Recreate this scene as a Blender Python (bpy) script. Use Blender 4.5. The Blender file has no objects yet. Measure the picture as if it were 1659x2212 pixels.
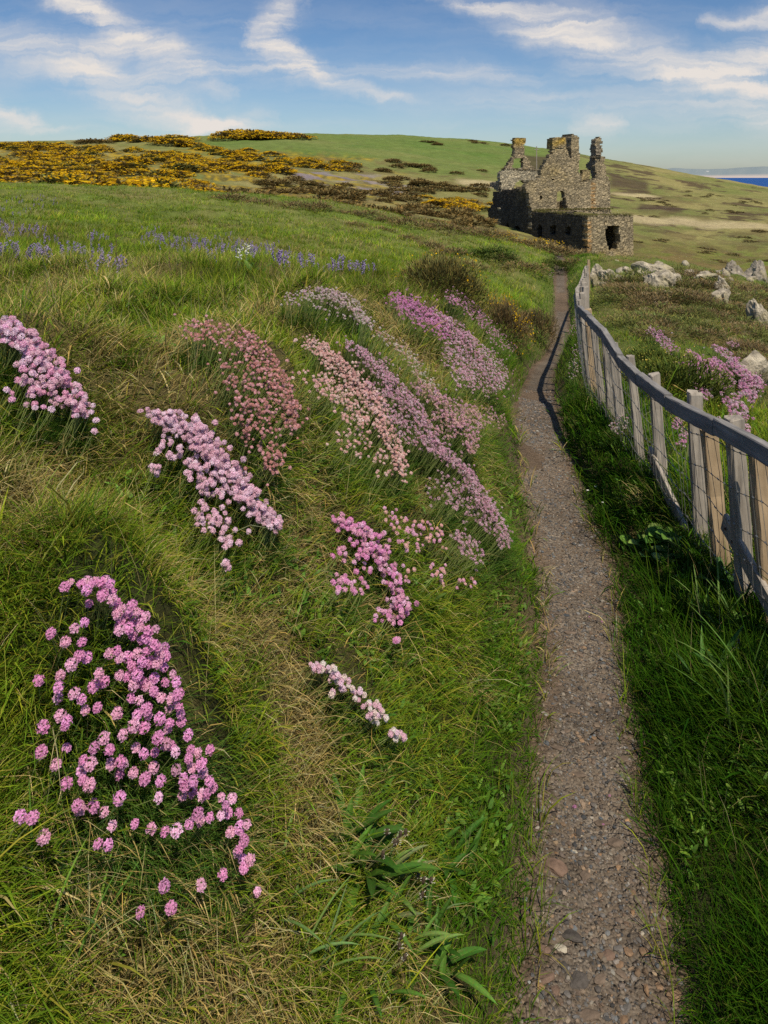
import bpy, math, random
import numpy as np
from mathutils import Vector, Matrix

SEED = 7
rng = np.random.default_rng(SEED)
random.seed(SEED)
scene = bpy.context.scene
col = scene.collection

# ------------------------------------------------------------------ camera numbers
F = 1533.0            # focal length in units of a 1659 x 2212 frame
CX, HOR = 829.5, 377.0
CAMZ = 1.7
SUN_DIR = Vector((0.22, -0.68, 1.14)).normalized()


def P3(px, py, d):
    return np.array([(px - CX) / F * d, d, CAMZ - (py - HOR) / F * d])


# ------------------------------------------------------------------ noise
def _hash(ix, iy, s):
    h = (ix.astype(np.int64) * 374761393 + iy.astype(np.int64) * 668265263 + s * 1274126177) & 0x7fffffff
    h = ((h ^ (h >> 13)) * 1274126177) & 0x7fffffff
    h = h ^ (h >> 16)
    return (h & 0xffff) / 65535.0


def vnoise(x, y, s=0):
    x = np.asarray(x, float); y = np.asarray(y, float)
    ix = np.floor(x); iy = np.floor(y)
    fx = x - ix; fy = y - iy
    fx = fx * fx * fx * (fx * (fx * 6 - 15) + 10); fy = fy * fy * fy * (fy * (fy * 6 - 15) + 10)
    a = _hash(ix, iy, s); b = _hash(ix + 1, iy, s); c = _hash(ix, iy + 1, s); d = _hash(ix + 1, iy + 1, s)
    return (a * (1 - fx) + b * fx) * (1 - fy) + (c * (1 - fx) + d * fx) * fy


def fbm(x, y, oct=4, s=0, gain=0.5):
    t = 0; a = 1; n = 0
    for o in range(oct):
        ca, sa = math.cos(o * 0.7 + 0.3), math.sin(o * 0.7 + 0.3)
        t = t + a * (vnoise(x * ca - y * sa, x * sa + y * ca, s + o * 17) - 0.5); n += a
        a *= gain; x = np.asarray(x) * 2.03; y = np.asarray(y) * 2.03
    return t / n * 2.0      # about -1..1


def sstep(a, b, x):
    t = np.clip((np.asarray(x, float) - a) / (b - a), 0, 1)
    return t * t * (3 - 2 * t)


def pchip(x, y, xi):
    x = np.asarray(x, float); y = np.asarray(y, float); xi = np.clip(xi, x[0], x[-1])
    h = np.diff(x); dl = np.diff(y) / h
    m = np.zeros_like(y)
    for i in range(1, len(x) - 1):
        if dl[i - 1] * dl[i] > 0:
            w1 = 2 * h[i] + h[i - 1]; w2 = h[i] + 2 * h[i - 1]
            m[i] = (w1 + w2) / (w1 / dl[i - 1] + w2 / dl[i])
    m[0] = dl[0]; m[-1] = dl[-1]
    k = np.clip(np.searchsorted(x, xi) - 1, 0, len(h) - 1)
    t = (xi - x[k]) / h[k]
    return ((2 * t**3 - 3 * t**2 + 1) * y[k] + (t**3 - 2 * t**2 + t) * h[k] * m[k]
            + (-2 * t**3 + 3 * t**2) * y[k + 1] + (t**3 - t**2) * h[k] * m[k + 1])


# ------------------------------------------------------------------ the path (edges and height along the distance)
PD = [0.1, 0.5, 1.0, 1.42, 1.61, 1.97, 2.32, 2.83, 3.17, 3.61, 4.19, 4.99, 6.8, 9.2, 11.5, 14.8, 18.4, 21, 26, 34, 60]
PL = [.06, .12, .20, .275, .32, .425, .527, .629, .673, .731, .794, .939, 1.333, 1.923, 2.67, 3.55, 4.45, 5.07, 6.3, 8.2, 14]
PR = [.42, .46, .53, .60, .64, .714, .803, .924, .993, 1.037, 1.108, 1.206, 1.62, 2.22, 2.97, 3.85, 4.76, 5.38, 6.6, 8.5, 14.3]
PZ = [0, 0, 0, 0, 0, 0, 0, 0, 0, 0, 0, -.02, -.39, -.83, -1.17, -1.4, -1.56, -1.50, -1.60, -2.1, -5]
_ld = np.log(PD)
LG = np.linspace(math.log(0.1), math.log(60), 2400)
_pl, _pr, _pz = (pchip(_ld, v, LG) for v in (PL, PR, PZ))
# fence line
FD = [.3, 2.4, 3.1, 3.7, 4.2, 5, 6.5, 8, 10, 13, 16, 18, 40]
FX = [1.30, 1.32, 1.34, 1.37, 1.41, 1.51, 1.86, 2.26, 2.86, 3.73, 4.62, 5.2, 11.5]
_fx = pchip(np.log(FD), FX, LG)


def path_l(d): return np.interp(np.log(np.maximum(d, .1)), LG, _pl)
def path_r(d): return np.interp(np.log(np.maximum(d, .1)), LG, _pr)
def path_z(d): return np.interp(np.log(np.maximum(d, .1)), LG, _pz)
def fence_x(d): return np.interp(np.log(np.maximum(d, .1)), LG, _fx)


# ------------------------------------------------------------------ near terrain: heights by distance and by side of the path
SL = [-30, -20, -12, -7, -4, -2.2, -1.3, -.8, -.4, -.12]
SR = [.12, .45, .9, 1.6, 2.6, 4, 7, 12]
ROWS = {
    .3:  ([1.5, 1.4, 1.3, 1.2, 1.10, 1.04, .98, .74, .32, .04], [.07, .20, .22, .2, 0, -.4, -1.5, -4]),
    1.0: ([1.5, 1.4, 1.3, 1.2, 1.10, 1.05, 1.0, .78, .34, .04], [.06, .18, .20, .15, 0, -.4, -1.5, -4]),
    1.5: ([1.5, 1.4, 1.3, 1.2, 1.12, 1.10, 1.07, .83, .36, .05], [.06, .17, .18, .1, -.05, -.45, -1.5, -4]),
    2.0: ([1.5, 1.35, 1.25, 1.18, 1.14, 1.12, 1.08, .82, .38, .06], [.06, .17, .15, .08, -.1, -.5, -1.5, -4]),
    3.0: ([1.5, 1.35, 1.2, 1.12, 1.05, 1.02, .93, .75, .42, .08], [.07, .18, .12, 0, -.2, -.6, -1.6, -4]),
    4.2: ([1.5, 1.35, 1.2, 1.1, 1.02, .96, .90, .80, .58, .14], [.08, .20, .1, -.05, -.25, -.65, -1.6, -4]),
    6.0: ([1.5, 1.3, 1.15, 1.05, .95, .85, .75, .62, .40, -.06], [-.1, .05, -.02, -.2, -.4, -.8, -1.8, -4]),
    8.0: ([1.4, 1.2, 1.05, .90, .75, .58, .40, .18, -.12, -.47], [-.45, -.2, -.25, -.35, -.5, -1.5, -3, -5]),
    10:  ([1.35, 1.15, .95, .75, .48, .20, -.05, -.3, -.6, -.85], [-.7, -.46, -.5, -.52, -.65, -1.3, -3, -5]),
    13:  ([1.3, 1.1, .85, .5, .15, -.25, -.55, -.8, -1.05, -1.2], [-1.1, -.8, -.75, -.7, -.8, -1.2, -2.5, -5]),
    16:  ([1.25, 1.0, .65, .25, -.2, -.6, -.85, -1.05, -1.25, -1.4], [-1.25, -1.0, -.85, -.75, -.75, -1.1, -2, -4.5]),
    20:  ([1.25, .9, .45, -.05, -.5, -.8, -1.0, -1.15, -1.3, -1.45], [-1.4, -1.2, -1.1, -1.05, -1.05, -1.3, -2, -4]),
    26:  ([1.25, .9, .3, -.35, -.75, -1.0, -1.15, -1.3, -1.4, -1.5], [-1.6, -1.5, -1.45, -1.4, -1.45, -1.6, -2.3, -4]),
    34:  ([1.2, .9, .25, -.7, -1.12, -1.5, -1.75, -1.85, -1.95, -2.02], [-2.1, -2.2, -2.3, -2.4, -2.5, -2.7, -3.4, -5]),
    60:  ([-.5, -.8, -1.5, -2.8, -3.6, -4.2, -4.6, -4.8, -5, -5], [-5.1, -5.3, -5.5, -5.7, -5.9, -6.2, -6.6, -7]),
}
_sg = np.concatenate([SL, [0.0], SR])
TG = np.linspace(np.arcsinh(-30 / .15), np.arcsinh(12 / .15), 500)     # fine s grid
_fine_s = np.sinh(TG) * .15
_dk = np.array(sorted(ROWS))
_rowfine = []
for _d in _dk:
    l, r = ROWS[_d]
    _rowfine.append(pchip(_sg, np.concatenate([l, [float(path_z(_d))], r]), _fine_s))
_rowfine = np.array(_rowfine)
LT = np.linspace(math.log(.3), math.log(60), 320)
NEAR = np.array([pchip(np.log(_dk), _rowfine[:, j], LT) for j in range(len(TG))]).T     # [ld, s]


def bil(tab, u, v):
    u = np.clip(u, 0, tab.shape[0] - 1.001); v = np.clip(v, 0, tab.shape[1] - 1.001)
    i = u.astype(int); j = v.astype(int); a = u - i; b = v - j
    return (tab[i, j] * (1 - b) + tab[i, j + 1] * b) * (1 - a) + (tab[i + 1, j] * (1 - b) + tab[i + 1, j + 1] * b) * a


def s_of(x, d):
    l = path_l(d); r = path_r(d)
    return np.where(x < l, x - l, np.where(x > r, x - r, 0.0))


def near_h(x, d):
    s = s_of(x, d)
    u = (np.log(np.clip(d, .3, 60)) - LT[0]) / (LT[1] - LT[0])
    v = (np.arcsinh(s / .15) - TG[0]) / (TG[1] - TG[0])
    z = bil(NEAR, u, v)
    z = z - .25 * np.maximum(s - 12, 0)
    return z


# ------------------------------------------------------------------ far hillside: thin plate spline through measured points
FAR = []
def _fp(px, pts):
    for py, d in pts:
        FAR.append((px, d, CAMZ - (py - HOR) / F * d))
_fp(-500, [(385, 60), (350, 150), (325, 260), (312, 400)])
_fp(0, [(396, 60), (375, 110), (340, 190), (321, 270), (309, 360), (316, 520)])
_fp(300, [(425, 60), (400, 90), (372, 130), (345, 190), (318, 270), (302, 360), (310, 520)])
_fp(550, [(432, 66), (400, 120), (362, 190), (330, 270), (293, 380), (302, 560)])
_fp(700, [(452, 66), (425, 100), (385, 180), (345, 260), (291, 400), (303, 580)])
_fp(1000, [(500, 60), (450, 110), (402, 200), (350, 310), (303, 430), (315, 620)])
_fp(1300, [(560, 68), (480, 130), (432, 200), (385, 310), (343, 450), (356, 640)])
_fp(1500, [(575, 68), (490, 140), (435, 240), (405, 330), (379, 500), (386, 700)])
_fp(1659, [(605, 65), (500, 140), (450, 230), (425, 330), (405, 470), (418, 650)])
_fp(2200, [(640, 65), (540, 140), (500, 230), (480, 330), (470, 450), (490, 600)])
for px in (-500, 300, 1000):
    FAR.append((px, 1200, 5)); FAR.append((px, 3000, -60))
for px in (1300, 1500, 1659, 2200):
    FAR.append((px, 1100, -45)); FAR.append((px, 3000, -140))
FAR = np.array(FAR)
_KX, _KD = 420.0, 0.55
_fu = np.stack([(FAR[:, 0] - CX) / _KX, np.log(FAR[:, 1]) / _KD], 1)


def _tps(r2): return r2 * np.log(r2 + 1e-9) * .5
_n = len(FAR)
_A = np.zeros((_n + 3, _n + 3))
_A[:_n, :_n] = _tps(((_fu[:, None] - _fu[None]) ** 2).sum(-1)) + np.eye(_n) * .01
_A[:_n, _n] = 1; _A[:_n, _n + 1:] = _fu; _A[_n, :_n] = 1; _A[_n + 1:, :_n] = _fu.T
_w = np.linalg.solve(_A, np.concatenate([FAR[:, 2], [0, 0, 0]]))
FPX = np.linspace(-900, 2600, 160); FLD = np.linspace(math.log(26), math.log(3000), 220)
_gu, _gv = np.meshgrid((FPX - CX) / _KX, FLD / _KD)
_g = np.stack([_gu.ravel(), _gv.ravel()], 1)
FARTAB = (_tps(((_g[:, None] - _fu[None]) ** 2).sum(-1)) @ _w[:_n] + _w[_n] + _g @ _w[_n + 1:]).reshape(_gu.shape)


def far_h(x, d):
    px = CX + x / d * F
    return bil(FARTAB, (np.log(np.clip(d, 26, 3000)) - FLD[0]) / (FLD[1] - FLD[0]), (np.clip(px, -900, 2600) - FPX[0]) / (FPX[1] - FPX[0]))


BUMPS = []       # (x, y, radius, height): cushions of thrift, knolls


def base_h(x, d):
    x = np.asarray(x, float); d = np.asarray(d, float)
    t = sstep(math.log(34), math.log(62), np.log(np.maximum(d, .1)))
    z = near_h(x, np.minimum(d, 60)) * (1 - t) + np.where(d > 26, far_h(x, np.maximum(d, 26)), 0) * t
    s = np.abs(s_of(x, d))
    off = sstep(.05, .45, s)
    n1 = fbm(x * 1.9, d * 1.9, 4, 3) * .135 + fbm(x * 7, d * 7, 3, 9) * .034
    n2 = fbm(x * .45, d * .45, 4, 5) * .16
    n3 = fbm(x * .05, d * .05, 5, 21) * 1.3
    far = sstep(6, 20, d)
    n2 = n2 + fbm(x * 1.1, d * 1.1, 3, 15) * .13 * sstep(5, 9, d)
    z = z + off * (n1 * (1 - sstep(20, 60, d)) + n2 * (.25 + .75 * far) * (1 - .3 * t)) + n3 * sstep(60, 130, d) + (1 - off) * fbm(x * 5, d * 5, 3, 40) * .012
    return z


def H(x, d):
    x = np.asarray(x, float); d = np.asarray(d, float)
    z = base_h(x, d)
    if BUMPS:
        z = np.array(z, float)
        shp = z.shape; zf = z.ravel(); xf = np.broadcast_to(x, shp).ravel(); df = np.broadcast_to(d, shp).ravel()
        for (bx, by, r, h) in BUMPS:
            m = (np.abs(xf - bx) < 2.2 * r) & (np.abs(df - by) < 2.2 * r)
            if m.any():
                q = ((xf[m] - bx) ** 2 + (df[m] - by) ** 2) / (r * r)
                zf[m] += h * np.exp(-q * 1.3)
        z = zf.reshape(shp)
    return z


_MARCH = np.exp(np.linspace(math.log(.55), math.log(620), 460))


def ray(px, py, dmin=.55, dmax=620.):
    """distance at which the line of sight through each pixel meets the ground (nan if it meets none)"""
    px = np.atleast_1d(np.asarray(px, float)); py = np.atleast_1d(np.asarray(py, float))
    ds = _MARCH[(_MARCH >= dmin) & (_MARCH <= dmax)]
    out = np.full(len(px), np.nan)
    for a in range(0, len(px), 400):
        sl = slice(a, a + 400)
        D = ds[None, :]
        X = (px[sl, None] - CX) / F * D
        Z = CAMZ - (py[sl, None] - HOR) / F * D
        below = Z < H(X, np.broadcast_to(D, X.shape))
        hit = below.any(1); k = below.argmax(1)
        k0 = np.maximum(k - 1, 0)
        lo = ds[k0].copy(); hi = ds[k].copy()
        for _ in range(8):
            mid = (lo + hi) / 2
            b = (CAMZ - (py[sl] - HOR) / F * mid) < H((px[sl] - CX) / F * mid, mid)
            hi = np.where(b, mid, hi); lo = np.where(b, lo, mid)
        out[sl] = np.where(hit, hi, np.nan)
    return out


def ground_pt(px, py, dmin=.55, dmax=620.):
    d = float(ray([px], [py], dmin, dmax)[0])
    for k in range(1, 12):
        if np.isfinite(d): break
        d = float(ray([px], [py + 6 * k], dmin, dmax)[0])
    if not np.isfinite(d): return np.array([np.nan] * 3)
    x = (px - CX) / F * d
    return np.array([x, d, float(H(np.array([x]), np.array([d]))[0])])


def gz(x, y):
    return float(H(np.array([float(x)]), np.array([float(y)]))[0])


def slope(x, d):
    e = .03
    gx = (H(x + e, d) - H(x - e, d)) / (2 * e)
    gy = (H(x, d + e) - H(x, d - e)) / (2 * e)
    return gx, gy


# ------------------------------------------------------------------ building meshes and objects
def link(o):
    col.objects.link(o)
    return o


def tag(o, label=None, cat=None, group=None, kind=None):
    if label: o['label'] = label
    if cat: o['category'] = cat
    if group: o['group'] = group
    if kind: o['kind'] = kind
    return o


def mesh_np(name, V, quads=None, tris=None, colr=None, mats=None, smooth=False, midx=None):
    me = bpy.data.meshes.new(name)
    V = np.asarray(V, np.float32).reshape(-1, 3)
    nq = 0 if quads is None else len(quads); nt = 0 if tris is None else len(tris)
    me.vertices.add(len(V)); me.vertices.foreach_set('co', V.ravel())
    loops = []
    if nq: loops.append(np.asarray(quads, np.int32).ravel())
    if nt: loops.append(np.asarray(tris, np.int32).ravel())
    loops = np.concatenate(loops)
    me.loops.add(len(loops)); me.loops.foreach_set('vertex_index', loops)
    me.polygons.add(nq + nt)
    st = np.concatenate([np.arange(nq) * 4, nq * 4 + np.arange(nt) * 3]).astype(np.int32)
    me.polygons.foreach_set('loop_start', st)
    if midx is not None: me.polygons.foreach_set('material_index', np.asarray(midx, np.int32))
    me.polygons.foreach_set('use_smooth', np.full(nq + nt, smooth))
    me.update(calc_edges=True)
    if colr is not None:
        ca = me.color_attributes.new('Col', 'FLOAT_COLOR', 'POINT')
        c = np.ones((len(V), 4), np.float32); c[:, :3] = colr
        ca.data.foreach_set('color', c.ravel())
    for m in (mats or []): me.materials.append(m)
    return me


def obj(name, me, parent=None, loc=None):
    o = bpy.data.objects.new(name, me); link(o)
    if parent is not None: o.parent = parent
    if loc is not None: o.location = loc
    return o


def empty(name, loc=(0, 0, 0)):
    o = bpy.data.objects.new(name, None); link(o); o.location = loc
    o.empty_display_size = .1
    return o


class MB:
    """collects shapes for one mesh"""
    def __init__(s): s.V = []; s.Q = []; s.T = []; s.C = []; s.n = 0

    def add(s, V, Q=None, T=None, C=None):
        V = np.asarray(V, float).reshape(-1, 3)
        s.V.append(V)
        if Q is not None and len(Q): s.Q.append(np.asarray(Q, int) + s.n)
        if T is not None and len(T): s.T.append(np.asarray(T, int) + s.n)
        C = np.array([.5, .5, .5]) if C is None else np.asarray(C, float)
        s.C.append(np.broadcast_to(C, V.shape).copy()); s.n += len(V)

    def tube(s, pts, rad, seg=5, C=None, cap=True):
        pts = np.asarray(pts, float); n = len(pts)
        rad = np.broadcast_to(np.asarray(rad, float), (n,))
        t = np.gradient(pts, axis=0); t /= np.linalg.norm(t, axis=1)[:, None] + 1e-12
        ref = np.array([0, 0, 1.0]) if abs(t[0, 2]) < .9 else np.array([1.0, 0, 0])
        a = np.cross(t, ref); a /= np.linalg.norm(a, axis=1)[:, None] + 1e-12
        b = np.cross(t, a)
        th = np.arange(seg) / seg * 2 * np.pi
        ring = pts[:, None] + rad[:, None, None] * (a[:, None] * np.cos(th)[None, :, None] + b[:, None] * np.sin(th)[None, :, None])
        V = ring.reshape(-1, 3)
        Q = []
        for i in range(n - 1):
            for k in range(seg):
                k2 = (k + 1) % seg
                Q.append((i * seg + k, i * seg + k2, (i + 1) * seg + k2, (i + 1) * seg + k))
        T = []
        if cap:
            V = np.vstack([V, pts[:1], pts[-1:]]); m = n * seg
            for k in range(seg):
                k2 = (k + 1) % seg
                T.append((m, k2, k)); T.append((m + 1, (n - 1) * seg + k, (n - 1) * seg + k2))
        s.add(V, Q, T, C)

    def build(s, name, mats, parent=None, smooth=False, loc=None):
        V = np.concatenate(s.V); C = np.concatenate(s.C)
        Q = np.concatenate(s.Q) if s.Q else None; T = np.concatenate(s.T) if s.T else None
        if loc is not None: V = V - np.asarray(loc)
        return obj(name, mesh_np(name, V, Q, T, C, mats if isinstance(mats, list) else [mats], smooth), parent, loc)


def blades_geo(P, L, W, az, phi0, phi1, C0, C1, levels=3, twist=None, r=rng):
    """grass blades, vectorised. P base (N,3); az lean azimuth; phi0 lean at base, phi0+phi1 at the tip (radians)"""
    N = len(P)
    t = np.linspace(0, 1, levels + 1)
    V = np.zeros((N, levels * 2 + 1, 3)); C = np.zeros((N, levels * 2 + 1, 3))
    dirx, diry = np.cos(az), np.sin(az)
    tw = az + np.pi / 2 + (r.uniform(-1.2, 1.2, N) if twist is None else twist)
    sx, sy = np.cos(tw), np.sin(tw)
    cx = np.zeros(N); cz = np.zeros(N)
    prof = np.array([.75, 1.0, .8, .5]) if levels == 3 else np.array([.9, .75])
    for k in range(levels):
        w = W * prof[k] * .5
        for q, sg in enumerate((-1, 1)):
            V[:, 2 * k + q, 0] = P[:, 0] + cx * dirx + sg * w * sx
            V[:, 2 * k + q, 1] = P[:, 1] + cx * diry + sg * w * sy
            V[:, 2 * k + q, 2] = P[:, 2] + cz
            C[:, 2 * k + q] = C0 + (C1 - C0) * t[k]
        ph = phi0 + phi1 * (t[k] + t[k + 1]) / 2
        cx = cx + np.sin(ph) * L / levels; cz = cz + np.cos(ph) * L / levels
    V[:, -1, 0] = P[:, 0] + cx * dirx; V[:, -1, 1] = P[:, 1] + cx * diry; V[:, -1, 2] = P[:, 2] + cz
    C[:, -1] = C1
    nv = levels * 2 + 1
    base = (np.arange(N) * nv)[:, None]
    Q = np.concatenate([base + np.array([2 * k, 2 * k + 1, 2 * k + 3, 2 * k + 2]) for k in range(levels - 1)]) if levels > 1 else None
    T = base + np.array([2 * levels - 2, 2 * levels - 1, 2 * levels])
    return V.reshape(-1, 3), Q, T, C.reshape(-1, 3)


def hsv_jit(C, amt, r=rng):
    """per-row brightness and hue jitter"""
    n = len(C)
    b = 1 + r.normal(0, amt, n)[:, None]
    h = r.normal(0, amt * .5, n)
    out = C * np.clip(b, .35, 1.9)
    out[:, 0] *= 1 + h; out[:, 2] *= 1 - h
    return np.clip(out, .003, .95)
# ------------------------------------------------------------------ materials
def new_mat(name):
    m = bpy.data.materials.new(name); m.use_nodes = True
    nt = m.node_tree; nt.nodes.clear()
    out = nt.nodes.new('ShaderNodeOutputMaterial')
    return m, nt, out


def N(nt, t, **kw):
    n = nt.nodes.new(t)
    for k, v in kw.items():
        if k.startswith('i_'): n.inputs[k[2:].replace('_', ' ')].default_value = v
        else: setattr(n, k, v)
    return n


def mixc(nt, fac, a, b, mode='MIX'):
    n = nt.nodes.new('ShaderNodeMix'); n.data_type = 'RGBA'; n.blend_type = mode
    for s, v in ((0, fac), (6, a), (7, b)):
        if hasattr(v, 'is_output') or isinstance(v, bpy.types.NodeSocket): nt.links.new(v, n.inputs[s])
        elif s == 0: n.inputs[0].default_value = v
        else: n.inputs[s].default_value = (*v, 1) if len(v) == 3 else v
    return n.outputs[2]


def mth(nt, op, a, b=None, c=None, clamp=False):
    n = nt.nodes.new('ShaderNodeMath'); n.operation = op; n.use_clamp = clamp
    for i, v in enumerate((a, b, c)):
        if v is None: continue
        if isinstance(v, bpy.types.NodeSocket): nt.links.new(v, n.inputs[i])
        else: n.inputs[i].default_value = v
    return n.outputs[0]


def leaf_mat(name, trans=.35, rough=.55, spec=.25, sat=1.0, noise=0.0, scale=40):
    m, nt, out = new_mat(name)
    at = N(nt, 'ShaderNodeAttribute', attribute_name='Col')
    c = at.outputs['Color']
    if noise:
        tc = N(nt, 'ShaderNodeTexCoord'); nz = N(nt, 'ShaderNodeTexNoise', i_Scale=scale, i_Detail=4.0)
        nt.links.new(tc.outputs['Object'], nz.inputs['Vector'])
        c = mixc(nt, noise, c, mixc(nt, 1.0, c, nz.outputs['Color'], 'OVERLAY'))
    pb = N(nt, 'ShaderNodeBsdfPrincipled', i_Roughness=rough)
    pb.inputs['Specular IOR Level'].default_value = spec
    nt.links.new(c, pb.inputs['Base Color'])
    if trans:
        tr = N(nt, 'ShaderNodeBsdfTranslucent'); nt.links.new(c, tr.inputs['Color'])
        mx = N(nt, 'ShaderNodeMixShader'); mx.inputs[0].default_value = trans
        nt.links.new(pb.outputs[0], mx.inputs[1]); nt.links.new(tr.outputs[0], mx.inputs[2])
        nt.links.new(mx.outputs[0], out.inputs[0])
    else:
        nt.links.new(pb.outputs[0], out.inputs[0])
    return m


def ground_mat():
    m, nt, out = new_mat('turf_and_soil')
    at = N(nt, 'ShaderNodeAttribute', attribute_name='Col')
    tc = N(nt, 'ShaderNodeTexCoord')
    n1 = N(nt, 'ShaderNodeTexNoise', i_Scale=45.0, i_Detail=8.0, i_Roughness=.7)
    n2 = N(nt, 'ShaderNodeTexNoise', i_Scale=2.3, i_Detail=10.0, i_Roughness=.72)
    for n in (n1, n2): nt.links.new(tc.outputs['Object'], n.inputs['Vector'])
    c = mixc(nt, .55, at.outputs['Color'], n1.outputs['Fac'], 'OVERLAY')
    n3 = N(nt, 'ShaderNodeTexNoise', i_Scale=.22, i_Detail=8.0, i_Roughness=.7); nt.links.new(tc.outputs['Object'], n3.inputs['Vector'])
    c = mixc(nt, .75, c, n2.outputs['Fac'], 'OVERLAY')
    c = mixc(nt, .6, c, n3.outputs['Fac'], 'OVERLAY')
    pb = N(nt, 'ShaderNodeBsdfPrincipled', i_Roughness=.95)
    pb.inputs['Specular IOR Level'].default_value = .08
    nt.links.new(c, pb.inputs['Base Color'])
    b1 = N(nt, 'ShaderNodeBump', i_Strength=.7, i_Distance=.02); nt.links.new(n1.outputs['Fac'], b1.inputs['Height'])
    b2 = N(nt, 'ShaderNodeBump', i_Strength=.6, i_Distance=.5); nt.links.new(n2.outputs['Fac'], b2.inputs['Height'])
    nt.links.new(b1.outputs[0], b2.inputs['Normal']); nt.links.new(b2.outputs[0], pb.inputs['Normal'])
    nt.links.new(pb.outputs[0], out.inputs[0])
    return m


def path_mat():
    m, nt, out = new_mat('trodden_gravel')
    tc = N(nt, 'ShaderNodeTexCoord')
    v = N(nt, 'ShaderNodeTexVoronoi', i_Scale=140.0, i_Randomness=1.0)
    v2 = N(nt, 'ShaderNodeTexVoronoi', i_Scale=60.0); v2.feature = 'F1'
    n = N(nt, 'ShaderNodeTexNoise', i_Scale=6.0, i_Detail=8.0, i_Roughness=.65)
    n2 = N(nt, 'ShaderNodeTexNoise', i_Scale=220.0, i_Detail=3.0)
    for k in (v, v2, n, n2): nt.links.new(tc.outputs['Object'], k.inputs['Vector'])
    ramp = N(nt, 'ShaderNodeValToRGB')
    e = ramp.color_ramp.elements
    e[0].position = 0; e[0].color = (.058, .047, .038, 1); e[1].position = 1; e[1].color = (.25, .215, .175, 1)
    x = e.new(.35); x.color = (.122, .102, .083, 1)
    x = e.new(.7); x.color = (.165, .143, .12, 1)
    sep = N(nt, 'ShaderNodeSeparateColor'); nt.links.new(v.outputs['Color'], sep.inputs[0])
    nt.links.new(sep.outputs[0], ramp.inputs[0])
    soil = mixc(nt, n.outputs['Fac'], (.09, .068, .05), (.20, .158, .12))
    w = N(nt, 'ShaderNodeMapRange'); w.inputs[1].default_value = .35; w.inputs[2].default_value = .6
    nt.links.new(n.outputs['Fac'], w.inputs[0])
    c = mixc(nt, mth(nt, 'MULTIPLY', w.outputs[0], .8), soil, ramp.outputs[0])
    c = mixc(nt, .4, c, n2.outputs['Fac'], 'OVERLAY')
    at = N(nt, 'ShaderNodeAttribute', attribute_name='Col')
    c = mixc(nt, 1.0, c, at.outputs['Color'], 'MULTIPLY')
    pb = N(nt, 'ShaderNodeBsdfPrincipled', i_Roughness=.92); pb.inputs['Specular IOR Level'].default_value = .12
    nt.links.new(c, pb.inputs['Base Color'])
    b = N(nt, 'ShaderNodeBump', i_Strength=.9, i_Distance=.006); b.invert = True
    nt.links.new(v.outputs['Distance'], b.inputs['Height'])
    b2 = N(nt, 'ShaderNodeBump', i_Strength=.6, i_Distance=.012); b2.invert = True
    nt.links.new(v2.outputs['Distance'], b2.inputs['Height'])
    nt.links.new(b.outputs[0], b2.inputs['Normal']); nt.links.new(b2.outputs[0], pb.inputs['Normal'])
    nt.links.new(pb.outputs[0], out.inputs[0])
    return m


def stone_mat(name, lichen=.0, scale=30, tint=(1, 1, 1), bump=.01):
    m, nt, out = new_mat(name)
    at = N(nt, 'ShaderNodeAttribute', attribute_name='Col'); tc = N(nt, 'ShaderNodeTexCoord')
    n = N(nt, 'ShaderNodeTexNoise', i_Scale=float(scale), i_Detail=10.0, i_Roughness=.7)
    n2 = N(nt, 'ShaderNodeTexNoise', i_Scale=float(scale) * .23, i_Detail=6.0)
    for k in (n, n2): nt.links.new(tc.outputs['Object'], k.inputs['Vector'])
    c = mixc(nt, .8, at.outputs['Color'], n.outputs['Fac'], 'OVERLAY')
    if lichen:
        r = N(nt, 'ShaderNodeMapRange'); r.inputs[1].default_value = .5; r.inputs[2].default_value = .6
        nt.links.new(n2.outputs['Fac'], r.inputs[0])
        c = mixc(nt, mth(nt, 'MULTIPLY', r.outputs[0], lichen), c, (.30, .26, .13))
    pb = N(nt, 'ShaderNodeBsdfPrincipled', i_Roughness=.88); pb.inputs['Specular IOR Level'].default_value = .15
    nt.links.new(c, pb.inputs['Base Color'])
    b = N(nt, 'ShaderNodeBump', i_Strength=.9, i_Distance=bump); nt.links.new(n.outputs['Fac'], b.inputs['Height'])
    nt.links.new(b.outputs[0], pb.inputs['Normal']); nt.links.new(pb.outputs[0], out.inputs[0])
    return m


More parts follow.
